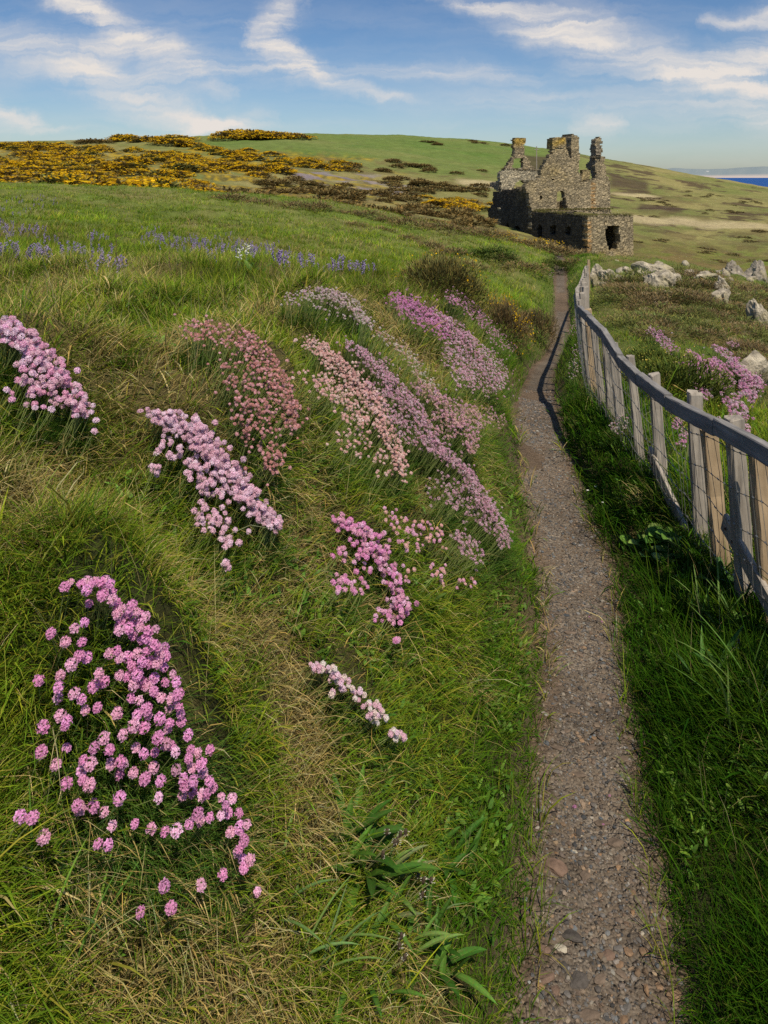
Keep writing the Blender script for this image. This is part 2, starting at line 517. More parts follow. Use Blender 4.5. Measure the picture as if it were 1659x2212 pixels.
def masonry_mat():
    m, nt, out = new_mat('rubble_masonry')
    at = N(nt, 'ShaderNodeAttribute', attribute_name='Col'); tc = N(nt, 'ShaderNodeTexCoord')
    mp = N(nt, 'ShaderNodeMapping'); mp.inputs['Scale'].default_value = (1.0, 1.0, 2.0)
    nzw = N(nt, 'ShaderNodeTexNoise', i_Scale=1.2, i_Detail=3.0)
    nt.links.new(tc.outputs['Object'], nzw.inputs['Vector'])
    va = N(nt, 'ShaderNodeVectorMath', operation='MULTIPLY_ADD'); va.inputs[1].default_value = (.35, .35, .35)
    nt.links.new(nzw.outputs['Color'], va.inputs[0]); nt.links.new(tc.outputs['Object'], va.inputs[2])
    nt.links.new(va.outputs[0], mp.inputs['Vector'])
    v = N(nt, 'ShaderNodeTexVoronoi', i_Scale=2.7); v.feature = 'F1'
    ve = N(nt, 'ShaderNodeTexVoronoi', i_Scale=2.7); ve.feature = 'DISTANCE_TO_EDGE'
    n = N(nt, 'ShaderNodeTexNoise', i_Scale=9.0, i_Detail=8.0, i_Roughness=.7)
    for k in (v, ve): nt.links.new(mp.outputs[0], k.inputs['Vector'])
    nt.links.new(tc.outputs['Object'], n.inputs['Vector'])
    sep = N(nt, 'ShaderNodeSeparateColor'); nt.links.new(v.outputs['Color'], sep.inputs[0])
    ramp = N(nt, 'ShaderNodeValToRGB'); e = ramp.color_ramp.elements
    e[0].color = (.62, .60, .56, 1); e[1].color = (1.42, 1.32, 1.14, 1); x = e.new(.5); x.color = (1.0, .95, .84, 1)
    nt.links.new(sep.outputs[0], ramp.inputs[0])
    c = mixc(nt, 1.0, at.outputs['Color'], ramp.outputs[0], 'MULTIPLY')
    c = mixc(nt, .45, c, n.outputs['Fac'], 'OVERLAY')
    j = N(nt, 'ShaderNodeMapRange'); j.inputs[1].default_value = .008; j.inputs[2].default_value = .055
    nt.links.new(ve.outputs['Distance'], j.inputs[0])
    c = mixc(nt, j.outputs[0], mixc(nt, 1.0, at.outputs['Color'], (.42, .38, .31), 'MULTIPLY'), c)
    pb = N(nt, 'ShaderNodeBsdfPrincipled', i_Roughness=.92); pb.inputs['Specular IOR Level'].default_value = .1
    nt.links.new(c, pb.inputs['Base Color'])
    h = mth(nt, 'ADD', mth(nt, 'MULTIPLY', j.outputs[0], 1.0), mth(nt, 'MULTIPLY', n.outputs['Fac'], .5))
    b = N(nt, 'ShaderNodeBump', i_Strength=1.0, i_Distance=.09); nt.links.new(h, b.inputs['Height'])
    nt.links.new(b.outputs[0], pb.inputs['Normal']); nt.links.new(pb.outputs[0], out.inputs[0])
    return m


def wood_mat(name, c1, c2, sc=(60, 60, 3), dark=(.06, .05, .045)):
    """grain runs along the object's own Z"""
    m, nt, out = new_mat(name)
    tc = N(nt, 'ShaderNodeTexCoord'); mp = N(nt, 'ShaderNodeMapping'); mp.inputs['Scale'].default_value = sc
    oi = N(nt, 'ShaderNodeObjectInfo')
    va = N(nt, 'ShaderNodeVectorMath', operation='ADD')
    mr = mth(nt, 'MULTIPLY', oi.outputs['Random'], 50.0)
    nt.links.new(tc.outputs['Object'], va.inputs[0]); nt.links.new(mr, va.inputs[1])
    nt.links.new(va.outputs[0], mp.inputs['Vector'])
    g = N(nt, 'ShaderNodeTexNoise', i_Scale=1.0, i_Detail=6.0, i_Roughness=.65, i_Distortion=.6)
    nt.links.new(mp.outputs[0], g.inputs['Vector'])
    bl = N(nt, 'ShaderNodeTexNoise', i_Scale=9.0, i_Detail=5.0); nt.links.new(va.outputs[0], bl.inputs['Vector'])
    r = N(nt, 'ShaderNodeMapRange'); r.inputs[1].default_value = .32; r.inputs[2].default_value = .68
    nt.links.new(g.outputs['Fac'], r.inputs[0])
    c = mixc(nt, r.outputs[0], c1, c2)
    cr = N(nt, 'ShaderNodeMapRange'); cr.inputs[1].default_value = .36; cr.inputs[2].default_value = .30
    nt.links.new(g.outputs['Fac'], cr.inputs[0])
    c = mixc(nt, mth(nt, 'MULTIPLY', cr.outputs[0], .75), c, dark)
    c = mixc(nt, .55, c, bl.outputs['Fac'], 'OVERLAY')
    pb = N(nt, 'ShaderNodeBsdfPrincipled', i_Roughness=.82); pb.inputs['Specular IOR Level'].default_value = .2
    nt.links.new(c, pb.inputs['Base Color'])
    b = N(nt, 'ShaderNodeBump', i_Strength=.8, i_Distance=.004); nt.links.new(g.outputs['Fac'], b.inputs['Height'])
    nt.links.new(b.outputs[0], pb.inputs['Normal']); nt.links.new(pb.outputs[0], out.inputs[0])
    return m


def plain_mat(name, c, rough=.6, metal=0, noise=.4, scale=60):
    m, nt, out = new_mat(name)
    tc = N(nt, 'ShaderNodeTexCoord'); n = N(nt, 'ShaderNodeTexNoise', i_Scale=float(scale), i_Detail=5.0)
    nt.links.new(tc.outputs['Object'], n.inputs['Vector'])
    k = mixc(nt, noise, c, n.outputs['Fac'], 'OVERLAY')
    pb = N(nt, 'ShaderNodeBsdfPrincipled', i_Roughness=rough, i_Metallic=metal)
    nt.links.new(k, pb.inputs['Base Color']); nt.links.new(pb.outputs[0], out.inputs[0])
    return m


def sea_mat():
    m, nt, out = new_mat('sea_water')
    tc = N(nt, 'ShaderNodeTexCoord'); mp = N(nt, 'ShaderNodeMapping'); mp.inputs['Scale'].default_value = (.02, .05, 1)
    n = N(nt, 'ShaderNodeTexNoise', i_Scale=1.0, i_Detail=7.0, i_Roughness=.6)
    nt.links.new(tc.outputs['Object'], mp.inputs[0]); nt.links.new(mp.outputs[0], n.inputs['Vector'])
    c = mixc(nt, n.outputs['Fac'], (.004, .035, .16), (.012, .09, .32))
    pb = N(nt, 'ShaderNodeBsdfPrincipled', i_Roughness=.55); pb.inputs['Specular IOR Level'].default_value = .12
    nt.links.new(c, pb.inputs['Base Color'])
    b = N(nt, 'ShaderNodeBump', i_Strength=.6, i_Distance=3.0); nt.links.new(n.outputs['Fac'], b.inputs['Height'])
    nt.links.new(b.outputs[0], pb.inputs['Normal']); nt.links.new(pb.outputs[0], out.inputs[0])
    return m


M_GRASS = leaf_mat('grass_blades', .38, .7, .06)
M_LEAF = leaf_mat('broad_leaves', .25, .55, .16, noise=.5, scale=260)
M_PETAL = leaf_mat('petals', .38, .8, .05)
M_SCRUB = leaf_mat('gorse_sprigs', .2, .8, .06)
M_STEM = leaf_mat('stems', .1, .6, .2)
M_GROUND = ground_mat(); M_PATH = path_mat()
M_ROCK = stone_mat('lichened_rock', .45, 9, bump=.06)
M_PEBBLE = stone_mat('path_stone', 0, 60, bump=.004)
M_WALL = masonry_mat()
M_WOOD = wood_mat('weathered_wood', (.40, .355, .30), (.20, .175, .15))
M_FRESH = wood_mat('tan_wood', (.42, .315, .20), (.28, .20, .12), dark=(.12, .085, .05))
M_RAIL = wood_mat('rail_wood', (.27, .255, .245), (.13, .125, .12), sc=(55, 55, 4))
M_WIRE = plain_mat('galvanised_wire', (.22, .22, .21), .5, .6)
M_NAIL = plain_mat('rusty_iron', (.11, .05, .025), .8, .2)
M_SEA = sea_mat()

# ------------------------------------------------------------------ world: physical daylight sky with cirrus
def build_world():
    w = bpy.data.worlds.new('World'); scene.world = w; w.use_nodes = True
    nt = w.node_tree; nt.nodes.clear()
    out = N(nt, 'ShaderNodeOutputWorld'); bg = N(nt, 'ShaderNodeBackground'); bg.inputs[1].default_value = SKY_STRENGTH
    sky = N(nt, 'ShaderNodeTexSky'); sky.sky_type = 'NISHITA'; sky.sun_disc = False
    sky.sun_elevation = math.asin(SUN_DIR.z); sky.sun_rotation = math.atan2(SUN_DIR.x, SUN_DIR.y)
    sky.air_density = 1.0; sky.dust_density = .6; sky.ozone_density = 2.2
    tc = N(nt, 'ShaderNodeTexCoord'); sx = N(nt, 'ShaderNodeSeparateXYZ'); nt.links.new(tc.outputs['Generated'], sx.inputs[0])
    yy = mth(nt, 'MAXIMUM', sx.outputs[1], .02)
    # high thin cloud: coordinates across and up the northern sky
    a0 = mth(nt, 'DIVIDE', sx.outputs[0], yy); e0 = mth(nt, 'DIVIDE', sx.outputs[2], yy)
    cb = N(nt, 'ShaderNodeCombineXYZ'); nt.links.new(a0, cb.inputs[0]); nt.links.new(e0, cb.inputs[1])
    nw = N(nt, 'ShaderNodeTexNoise', i_Scale=9.0, i_Detail=9.0, i_Roughness=.68); nt.links.new(cb.outputs[0], nw.inputs['Vector'])
    sc_ = N(nt, 'ShaderNodeSeparateColor'); nt.links.new(nw.outputs['Color'], sc_.inputs[0])
    a = mth(nt, 'MULTIPLY_ADD', mth(nt, 'SUBTRACT', sc_.outputs[0], .5), .13, a0)
    e = mth(nt, 'MULTIPLY_ADD', mth(nt, 'SUBTRACT', sc_.outputs[1], .5), .055, e0)
    an = mth(nt, 'ADD', mth(nt, 'MULTIPLY', a, 1 / 1.3), .5)          # 0..1 over a = -.65 .. .65
    def fcurve(pts, lo, hi):
        n = N(nt, 'ShaderNodeFloatCurve'); cu = n.mapping.curves[0]
        n.mapping.use_clip = False; n.mapping.extend = 'HORIZONTAL'
        P_ = [((px - CX) / F / 1.3 + .5, (v - lo) / (hi - lo)) for px, v in pts]
        while len(cu.points) < len(P_): cu.points.new(0, 0)
        for q, (x, y) in zip(cu.points, P_): q.location = (x, y); q.handle_type = 'AUTO_CLAMPED'
        n.mapping.update()
        nt.links.new(an, n.inputs['Value'])
        return mth(nt, 'MULTIPLY_ADD', n.outputs[0], hi - lo, lo)
    # wispy texture, drawn out along the wind
    mp = N(nt, 'ShaderNodeMapping'); mp.inputs['Rotation'].default_value = (0, 0, math.radians(30)); mp.inputs['Scale'].default_value = (4.5, 34, 1)
    cb2 = N(nt, 'ShaderNodeCombineXYZ'); nt.links.new(a, cb2.inputs[0]); nt.links.new(e, cb2.inputs[1])
    nt.links.new(cb2.outputs[0], mp.inputs[0])
    ns = N(nt, 'ShaderNodeTexNoise', i_Scale=1.0, i_Detail=9.0, i_Roughness=.6, i_Distortion=.35); nt.links.new(mp.outputs[0], ns.inputs['Vector'])
    wisp = N(nt, 'ShaderNodeMapRange'); wisp.inputs[1].default_value = .36; wisp.inputs[2].default_value = .64
    nt.links.new(ns.outputs['Fac'], wisp.inputs[0])
    total = None
    def py_e(py): return (HOR - py) / F
    # each streak: centre line (px, py), half-width above and below (px), strength
    STREAKS = [
        ([(60, -60), (150, 0), (300, 85), (430, 128), (560, 148), (680, 160)], [(60, 30), (300, 34), (560, 16), (680, 6)], [(40, .3), (120, .8), (300, .95), (480, .7), (600, .4), (700, 0)]),
        ([(520, 60), (575, 88), (640, 140), (740, 185), (860, 214), (930, 220)], [(530, 34), (590, 48), (660, 30), (740, 20), (930, 6)], [(520, 0), (575, .95), (640, 1.0), (740, .7), (850, .4), (930, 0)]),
        ([(530, 90), (570, 60), (610, 20), (660, -30)], [(530, 40), (590, 60), (650, 50)], [(530, 0), (570, .45), (605, .75), (640, .5), (680, 0)]),
        ([(900, -30), (1000, 0), (1150, 42), (1280, 88), (1400, 128), (1659, 215)], [(900, 14), (1150, 45), (1300, 60), (1659, 50)], [(900, .2), (1000, .75), (1200, 1.0), (1330, .8), (1500, .55), (1700, .6)]),
        ([(1400, 165), (1500, 165), (1580, 150), (1659, 125), (1760, 90)], [(1400, 20), (1560, 55), (1659, 80), (1760, 80)], [(1400, .15), (1520, .7), (1659, .95), (1800, .9)]),
        ([(1520, 45), (1600, 38), (1659, 30), (1720, 20)], [(1520, 14), (1659, 30)], [(1500, 0), (1580, .6), (1659, .5), (1800, .4)]),
        ([(-100, 60), (0, 88), (80, 108), (200, 160), (320, 215), (430, 262), (480, 275)], [(-100, 30), (80, 45), (250, 50), (430, 22), (480, 10)], [(-100, .5), (50, .7), (220, .85), (400, .75), (520, 0)]),
        ([(0, 240), (60, 262), (150, 285)], [(0, 22), (150, 8)], [(-60, .8), (20, .8), (110, .4), (190, 0)]),
        ([(150, 100), (220, 100), (290, 110)], [(150, 20), (220, 34), (290, 15)], [(150, 0), (215, .7), (300, 0)]),
        ([(380, 278), (500, 272), (580, 255), (620, 250)], [(380, 10), (540, 22), (620, 8)], [(380, .2), (530, .75), (620, 0)]),
        ([(700, 150), (850, 150), (1000, 158), (1100, 180), (1200, 200)], [(700, 10), (900, 18), (1100, 26), (1200, 14)], [(690, 0), (850, .4), (1050, .38), (1150, .3), (1230, 0)]),
        ([(1200, 268), (1280, 262), (1360, 270)], [(1200, 10), (1280, 24), (1360, 10)], [(1200, 0), (1280, .6), (1370, 0)]),
        ([(300, 150), (420, 170), (520, 205)], [(300, 30), (420, 40), (520, 20)], [(300, 0), (420, .45), (520, 0)]),
        ([(850, 225), (1100, 222), (1400, 232), (1659, 260)], [(850, 20), (1659, 34)], [(800, 0), (1000, .22), (1500, .3), (1800, .3)]),
    ]
    for line, wid, inten in STREAKS:
        c = fcurve([(px, py_e(py)) for px, py in line], -.3, .7)
        hw = fcurve([(px, v * 1.0 / F) for px, v in wid], 0, .1)
        it = fcurve(inten, 0, 1)
        q = mth(nt, 'DIVIDE', mth(nt, 'SUBTRACT', e, c), mth(nt, 'MAXIMUM', hw, .002))
        q = mth(nt, 'EXPONENT', mth(nt, 'MULTIPLY', mth(nt, 'MULTIPLY', q, q), -1.1))
        q = mth(nt, 'MULTIPLY', q, it)
        total = q if total is None else mth(nt, 'ADD', total, q)
    big = N(nt, 'ShaderNodeTexNoise', i_Scale=3.0, i_Detail=5.0); nt.links.new(cb.outputs[0], big.inputs['Vector'])
    dens = mth(nt, 'MULTIPLY', total, mth(nt, 'MULTIPLY_ADD', wisp.outputs[0], .80, .20))
    veil = mth(nt, 'MULTIPLY', mth(nt, 'MULTIPLY', wisp.outputs[0], big.outputs['Fac']), .16)
    dens = mth(nt, 'ADD', dens, veil)
    dens = mth(nt, 'MULTIPLY', dens, 1.12, clamp=True)
    front = N(nt, 'ShaderNodeMapRange'); front.inputs[1].default_value = .05; front.inputs[2].default_value = .3
    nt.links.new(sx.outputs[1], front.inputs[0])
    dens = mth(nt, 'MULTIPLY', dens, front.outputs[0])
    # deeper, more saturated blue than the raw model towards the zenith, pale at the horizon
    hz = N(nt, 'ShaderNodeMapRange'); hz.inputs[1].default_value = .0; hz.inputs[2].default_value = .26
    nt.links.new(sx.outputs[2], hz.inputs[0])
    tint = mixc(nt, hz.outputs[0], SKY_LOW, SKY_HIGH)
    base = mixc(nt, 1.0, sky.outputs[0], tint, 'MULTIPLY')
    fin = mixc(nt, dens, base, CLOUD_COL)
    nt.links.new(fin, bg.inputs[0]); nt.links.new(bg.outputs[0], out.inputs[0])
    w.cycles.sampling_method = 'MANUAL'; w.cycles.sample_map_resolution = 512


SKY_STRENGTH = .075
SKY_LOW = (1.15, 1.25, 1.36); SKY_HIGH = (.74, 1.0, 1.26); CLOUD_COL = (10.6, 9.9, 9.3)
build_world()
sun = bpy.data.lights.new('sun', 'SUN'); sun.energy = 5.0; sun.angle = math.radians(.55); sun.color = (1.0, .89, .70)
so = obj('sun', sun); so.rotation_euler = (-SUN_DIR).to_track_quat('-Z', 'Y').to_euler()

cam = bpy.data.cameras.new('camera'); co = obj('camera', cam)
co.location = (0, 0, CAMZ); co.rotation_euler = (math.pi / 2, 0, 0)
cam.sensor_fit = 'VERTICAL'; cam.sensor_height = 36; cam.lens = 36 * F / 2212
cam.shift_y = -(1106 - HOR) / 2212; cam.clip_start = .05; cam.clip_end = 40000
scene.camera = co
scene.view_settings.view_transform = 'Standard'; scene.view_settings.look = 'None'
scene.view_settings.exposure = 0
scene.render.engine = 'CYCLES'
scene.cycles.max_bounces = 5; scene.cycles.transmission_bounces = 3; scene.cycles.diffuse_bounces = 3; scene.cycles.glossy_bounces = 2
scene.cycles.use_denoising = False
# ------------------------------------------------------------------ thrift (sea pink) clumps: where they grow
A_HEADS = [(298,178),(328,155),(378,160),(405,150),(405,187),(430,160),(445,145),(470,150),(490,145),(515,160),(480,215),(500,180),(520,200),(525,230),(470,210),(415,250),
(545,300),(540,250),(570,275),(600,300),(615,260),(640,290),(660,305),(680,310),(650,340),(620,330),(585,320),(560,340),(555,375),(600,365),(620,400),(650,360),(690,375),(725,370),(680,410),(655,420),(700,430),(720,440),(740,450),(765,460),(770,495),(745,490),(690,470),(640,480),(670,520),(700,520),(735,520),(760,550),
(348,365),(395,338),(238,388),(303,432),(383,427),(335,530),(405,505),(370,495),(282,585),(182,608),(272,685),(275,640),(440,630),(465,575),(480,620),(350,665),(385,690),(455,730),(393,750),(215,810),(280,775),(320,785),(285,835),(505,485),(545,470),(560,500),(595,500),(610,540),(560,580),(590,590),(620,630),(640,580),(660,620),(690,640),(610,690),(650,700),(720,600),(725,640),(750,690),(770,620),(800,580),(820,620),(830,660),(800,700),(835,720),(790,740),(840,760),(845,800),
(548,755),(520,840),(573,853),(640,770),(680,730),(690,770),(665,830),(630,800),(745,785),(735,860),(780,830),(800,800),(485,875),(443,915),(515,930),(505,990),(560,985),(570,1000),(305,930),(168,968),(258,1005),(390,970),(415,1000),(380,1030),(385,1075),(420,1080),(305,1095),(630,925),(670,945),(720,940),(770,900),(800,910),(830,930),(870,860),(885,930),(915,950),(965,935),(715,1010),(745,1070),(675,1065),(620,1040),(555,1050),(820,1020),(850,1060),(880,970),(890,1010),(930,1000),(940,1040),(900,1070),(860,1100),(850,1140),(890,1120),(930,1140),(970,1080),(985,1110),(1000,1160),(960,1130),(727,1140),(550,1165),(330,1195),(375,1205),(430,1200),(485,1225),(75,1255),(130,1255),(185,1350),(405,1400),(505,1295),(508,1350),(632,1258),(705,1300),(768,1310),(825,1298),(885,1265),(920,1210),(930,1265),(965,1250),(1015,1245),(1040,1190),(1060,1220),(1080,1155),(1110,1220),(1145,1265),(1115,1290),(1130,1340),(1075,1320),(1110,1380),(1100,1410),(1125,1440),(1125,1480),(1160,1435),(1035,1515),(925,1570),(768,1550),(790,1670),(1195,1580),(655,1670)]
A_HEADS = [(x * .46296, 1188 + y * .46296) for x, y in A_HEADS]
STRONG, PALE, BUD, FADED, WHITE, MID = (.82, .33, .62), (.87, .52, .67), (.60, .28, .28), (.84, .47, .48), (.90, .68, .68), (.85, .42, .62)
# label, bumps [(px,py,radius m,height m)], blobs [(px,py,rx,ry,turn,n)], head radius m, stem m, colours, dome of leaves
CLUMPS = [
 dict(n='big', label='large bright pink thrift clump nearest the viewer, spilling down the bank', heads=A_HEADS, blobs=[(250,1450,110,170,-20,0),(380,1640,110,130,-25,0),(180,1620,90,120,0,0)],
      bumps=[(260,1500,.20,.10),(330,1680,.18,.07),(420,1760,.14,.05)], hr=.0105, st=.13, cols=(STRONG, MID), leaf=5200),
 dict(n='edge', label='pale pink thrift clump cut off by the left edge of the picture', blobs=[(15,715,30,26,30,16),(50,735,50,26,38,34),(100,785,55,26,50,46),(150,845,55,20,55,34),(70,820,55,24,35,18),(60,860,60,20,20,8),(165,890,25,14,30,9),(110,800,70,40,45,14),(-60,700,60,40,20,26)],
      bumps=[(60,860,.28,.14),(-60,830,.25,.12)], hr=.0112, st=.14, cols=(PALE, MID), leaf=3600),
 dict(n='round', label='rounded pale pink thrift clump above and right of the largest one', blobs=[(345,905,28,12,15,16),(395,915,48,22,20,42),(445,960,58,24,48,56),(505,1035,62,26,52,62),(560,1095,52,18,55,44),(590,1130,18,14,60,14),(390,970,55,30,35,22),(440,1040,52,26,40,24),(455,1120,42,30,20,18),(490,1165,26,20,0,8),(330,1010,10,20,0,3),(485,1225,10,6,0,3)],
      bumps=[(430,1040,.24,.13),(520,1120,.18,.08)], hr=.0105, st=.12, cols=(PALE, PALE), leaf=4200),
 dict(n='bud', label='thrift clump with small dark red buds on the crest of the bank', blobs=[(480,725,70,22,18,38),(560,770,60,24,50,80),(605,840,55,22,62,85),(625,905,30,16,70,34),(540,830,70,45,50,70),(560,930,60,45,50,46),(590,1000,18,22,40,16),(420,715,40,20,0,14)],
      bumps=[(520,850,.30,.13),(590,940,.20,.08)], hr=.0066, st=.12, cols=(BUD, (.76,.40,.46)), leaf=3400),
 dict(n='small', label='lilac pink thrift clump low on the bank beside bare straw', blobs=[(735,1130,14,16,40,8),(770,1140,42,14,15,22),(800,1175,48,24,45,30),(845,1245,44,18,65,24),(865,1310,22,22,40,16),(770,1200,40,30,30,14),(825,1335,26,14,20,8),(735,1260,20,22,0,7),(850,1385,8,8,0,2),(765,1260,30,20,20,6)],
      bumps=[(790,1230,.15,.08),(840,1300,.12,.05)], hr=.0102, st=.10, cols=(MID, STRONG), leaf=2400),
 dict(n='strip', label='thin strip of a few faded pink thrift heads low in the grass', blobs=[(700,1445,36,10,15,12),(755,1485,44,14,35,17),(810,1540,26,16,50,12),(860,1588,18,8,20,7),(715,1500,6,6,0,1)],
      bumps=[(760,1530,.10,.03)], hr=.0092, st=.09, cols=(PALE, WHITE), leaf=700),
 dict(n='loose', label='loose scatter of single thrift heads right of the lilac clump', blobs=[(870,1145,26,24,0,12),(920,1150,36,20,20,20),(890,1190,20,16,0,5),(945,1235,24,20,20,8),(1000,1260,24,14,0,4),(840,1110,16,14,0,4),(880,1240,18,16,0,3)],
      bumps=[(900,1180,.12,.03)], hr=.0088, st=.10, cols=(MID, FADED), leaf=500),
 dict(n='faded', label='brownish pink fading thrift clump in a long band down the bank', blobs=[(690,755,34,14,25,44),(730,790,50,18,42,82),(790,850,55,20,50,90),(835,935,60,14,62,80),(865,1005,24,12,75,26),(720,845,50,22,30,60),(770,905,40,22,35,34),(830,1000,30,30,40,14),(760,960,40,30,30,14)],
      bumps=[(740,900,.30,.11),(820,980,.24,.08)], hr=.0078, st=0.145, cols=(FADED, (.88,.56,.56)), leaf=2600),
 dict(n='ridge', label='pink thrift ridge alongside the brownish fading band', blobs=[(770,755,30,12,35,34),(815,795,44,16,42,72),(860,845,44,18,52,74),(900,890,40,14,58,64),(830,870,60,26,42,80),(880,930,50,22,30,44),(925,945,16,30,-15,20)],
      bumps=[(830,880,.28,.09)], hr=.0078, st=0.145, cols=(MID, PALE), leaf=2200),
 dict(n='tail', label='long pink thrift tail reaching down towards the gravel path', blobs=[(935,960,30,14,40,40),(985,1000,46,14,40,56),(1030,1060,56,14,58,64),(1070,1120,48,12,62,44),(1085,1170,14,14,60,12),(1000,1080,52,30,45,34),(1010,1180,40,18,50,30),(1050,1110,40,26,60,30),(960,1060,40,30,40,14)],
      bumps=[(1000,1090,.24,.09),(1050,1150,.16,.05)], hr=.0082, st=0.145, cols=(PALE, MID), leaf=2600),
 dict(n='vivid', label='vivid pink thrift patch just left of the largest far clump', blobs=[(870,650,28,12,25,44),(905,672,46,18,30,90),(945,705,34,16,42,66),(890,680,36,18,30,26)],
      bumps=[(905,720,.32,.10)], hr=.0108, st=0.135, cols=(STRONG, (.84,.3,.66)), leaf=1200),
 dict(n='spread', label='widest pink thrift clump hanging over the path edge', blobs=[(950,690,30,14,40,36),(990,720,44,18,45,74),(1020,760,52,24,48,110),(1060,790,40,26,50,90),(1075,820,18,24,20,36),(985,775,40,22,55,60),(1005,815,26,22,50,34),(1030,825,40,16,30,40)],
      bumps=[(1010,790,.30,.12)], hr=.0100, st=0.135, cols=(MID, PALE), leaf=1800),
 dict(n='behind', label='pink thrift clump in front of the yellow flecked gorse', blobs=[(985,645,26,14,25,34),(1020,668,34,14,40,56),(1050,700,30,12,50,44),(1080,735,26,14,50,26),(1105,750,10,10,0,6)],
      bumps=[(1030,705,.30,.09)], hr=.0105, st=0.135, cols=(MID, STRONG), leaf=900),
 dict(n='white', label='whitish pink thrift clump at the top of the bank', blobs=[(640,645,32,14,-10,18),(695,635,40,12,5,44),(745,652,36,14,25,54),(780,685,24,10,45,40),(720,665,50,18,20,16)],
      bumps=[(710,680,.30,.10)], hr=.0090, st=0.155, cols=(WHITE, PALE), leaf=1200),
 dict(n='lower', label='pink thrift clump below the widest one, close to the path', blobs=[(930,855,44,16,35,50),(975,890,44,20,40,66),(1015,910,24,34,-10,70),(1018,960,12,22,0,26),(960,920,40,22,30,36),(1060,905,34,22,20,26)],
      bumps=[(985,930,.24,.08)], hr=.0085, st=0.135, cols=(MID, FADED), leaf=1500),
 dict(n='sparse', label='sparse straw pink thrift heads along the bare brown cut', blobs=[(840,735,30,10,30,16),(880,770,36,12,40,26),(905,805,36,12,52,22),(935,835,20,12,60,12)],
      bumps=[(880,800,.16,.03)], hr=.0078, st=0.125, cols=(FADED, WHITE), leaf=400),
 dict(n='shade', label='mauve thrift clump on the shaded verge under the fence', blobs=[(1258,690,20,14,-35,40),(1245,705,24,14,-40,30)],
      bumps=[(1252,720,.24,.08)], hr=.0105, st=.10, cols=(MID, PALE), leaf=700),
 dict(n='verge', label='pale thrift clump growing on the verge between path and fence', blobs=[(1258,765,24,24,-40,34),(1240,800,12,20,0,14),(1265,740,14,16,0,10)],
      bumps=[(1255,800,.18,.06)], hr=.0095, st=.10, cols=(PALE, WHITE), leaf=700),
 dict(n='posts', label='few pale thrift heads at the foot of the fence posts', blobs=[(1330,925,22,12,-15,9),(1345,905,12,6,0,4)],
      bumps=[(1335,950,.10,.03)], hr=.0105, st=.09, cols=(PALE, WHITE), leaf=400),
 dict(n='slope', label='pink thrift sweep beyond the fence beside the green gorse', blobs=[(1415,718,18,10,35,24),(1440,745,32,12,45,54),(1475,790,36,18,48,96),(1505,825,26,12,55,40),(1520,850,14,10,50,16)],
      bumps=[(1470,810,.40,.10)], hr=.0165, st=.15, cols=(STRONG, PALE), leaf=900),
 dict(n='middle', label='pink thrift clump in the middle of the sea slope', blobs=[(1500,775,22,10,40,34),(1530,800,26,14,45,54),(1550,790,24,10,40,36),(1565,825,18,22,20,36)],
      bumps=[(1535,820,.35,.08)], hr=.0165, st=.15, cols=(MID, STRONG), leaf=700),
 dict(n='outer', label='pink thrift clump on the outer edge of the sea slope above pale rock', blobs=[(1565,762,28,8,30,34),(1600,800,30,10,45,54),(1615,845,26,14,60,54),(1590,880,30,18,50,40),(1635,825,18,10,45,30),(1600,930,16,24,30,16)],
      bumps=[(1605,850,.40,.08)], hr=.0165, st=.15, cols=(STRONG, PALE), leaf=900),
 dict(n='rock', label='small pink thrift cushion by the first pale rocks', blobs=[(1300,603,14,7,10,28),(1312,608,8,6,10,12)],
      bumps=[(1305,612,.3,.06)], hr=.015, st=.08, cols=(STRONG, PALE), leaf=300),
 dict(n='tuft', label='small pink thrift tuft on the brown scrub slope', blobs=[(1585,742,14,8,0,24)],
      bumps=[], hr=.013, st=.08, cols=(MID, PALE), leaf=200),
 dict(n='fence', label='pink thrift heads seen through the wire netting', blobs=[(1462,915,10,12,40,12),(1475,945,8,22,10,16),(1512,985,6,22,20,14)],
      bumps=[], hr=.011, st=.09, cols=(STRONG, PALE), leaf=300),
 dict(n='pathside', label='tiny pink thrift tuft beside the far bend of the path', blobs=[(1192,590,6,10,10,14)],
      bumps=[], hr=.016, st=.08, cols=(MID, PALE), leaf=150),
]
for c in CLUMPS:
    c['bw'] = []
    for (px, py, r, h) in c['bumps']:
        p = ground_pt(px, py, .55, 40)
        if np.isfinite(p).all(): c['bw'].append((p[0], p[1], r, h * 1.4))
_all = [b for c in CLUMPS for b in c['bw']]
# other knolls along the bank
for (px, py, r, h) in [(120, 1050, .35, .05), (640, 1300, .25, .05), (300, 690, .4, .08), (1080, 950, .3, .05), (560, 1420, .2, .04), (700, 1750, .2, .04), (1000, 690, .5, .08)]:
    p = ground_pt(px, py, .55, 40); _all.append((p[0], p[1], r, h))
BUMPS.extend(_all)
CLUMP_BUMPS = [b for c in CLUMPS for b in c['bw']]


def cushion_w(x, d):
    w = np.zeros_like(np.asarray(x, float))
    for (bx, by, r, h) in CLUMP_BUMPS:
        w = np.maximum(w, np.exp(-((x - bx) ** 2 + (d - by) ** 2) / (r * r) * 2.8))
    return w


# ------------------------------------------------------------------ ground colours
def straw_field(x, d):
    k = 1.0 / np.maximum(np.sqrt(d / 2.0), 1)
    n = fbm(x * 2.4 * k, d * 2.4 * k, 4, 77) * .9 + fbm(x * .7, d * .7, 3, 78) * .55
    v = np.clip(.34 + n * .9, 0, 1)
    for (bx, by, r) in STRAW_SPOTS:
        v = np.maximum(v, 1.15 * np.exp(-((x - bx) ** 2 + (d - by) ** 2) / (r * r)))
    return np.clip(v, 0, 1)


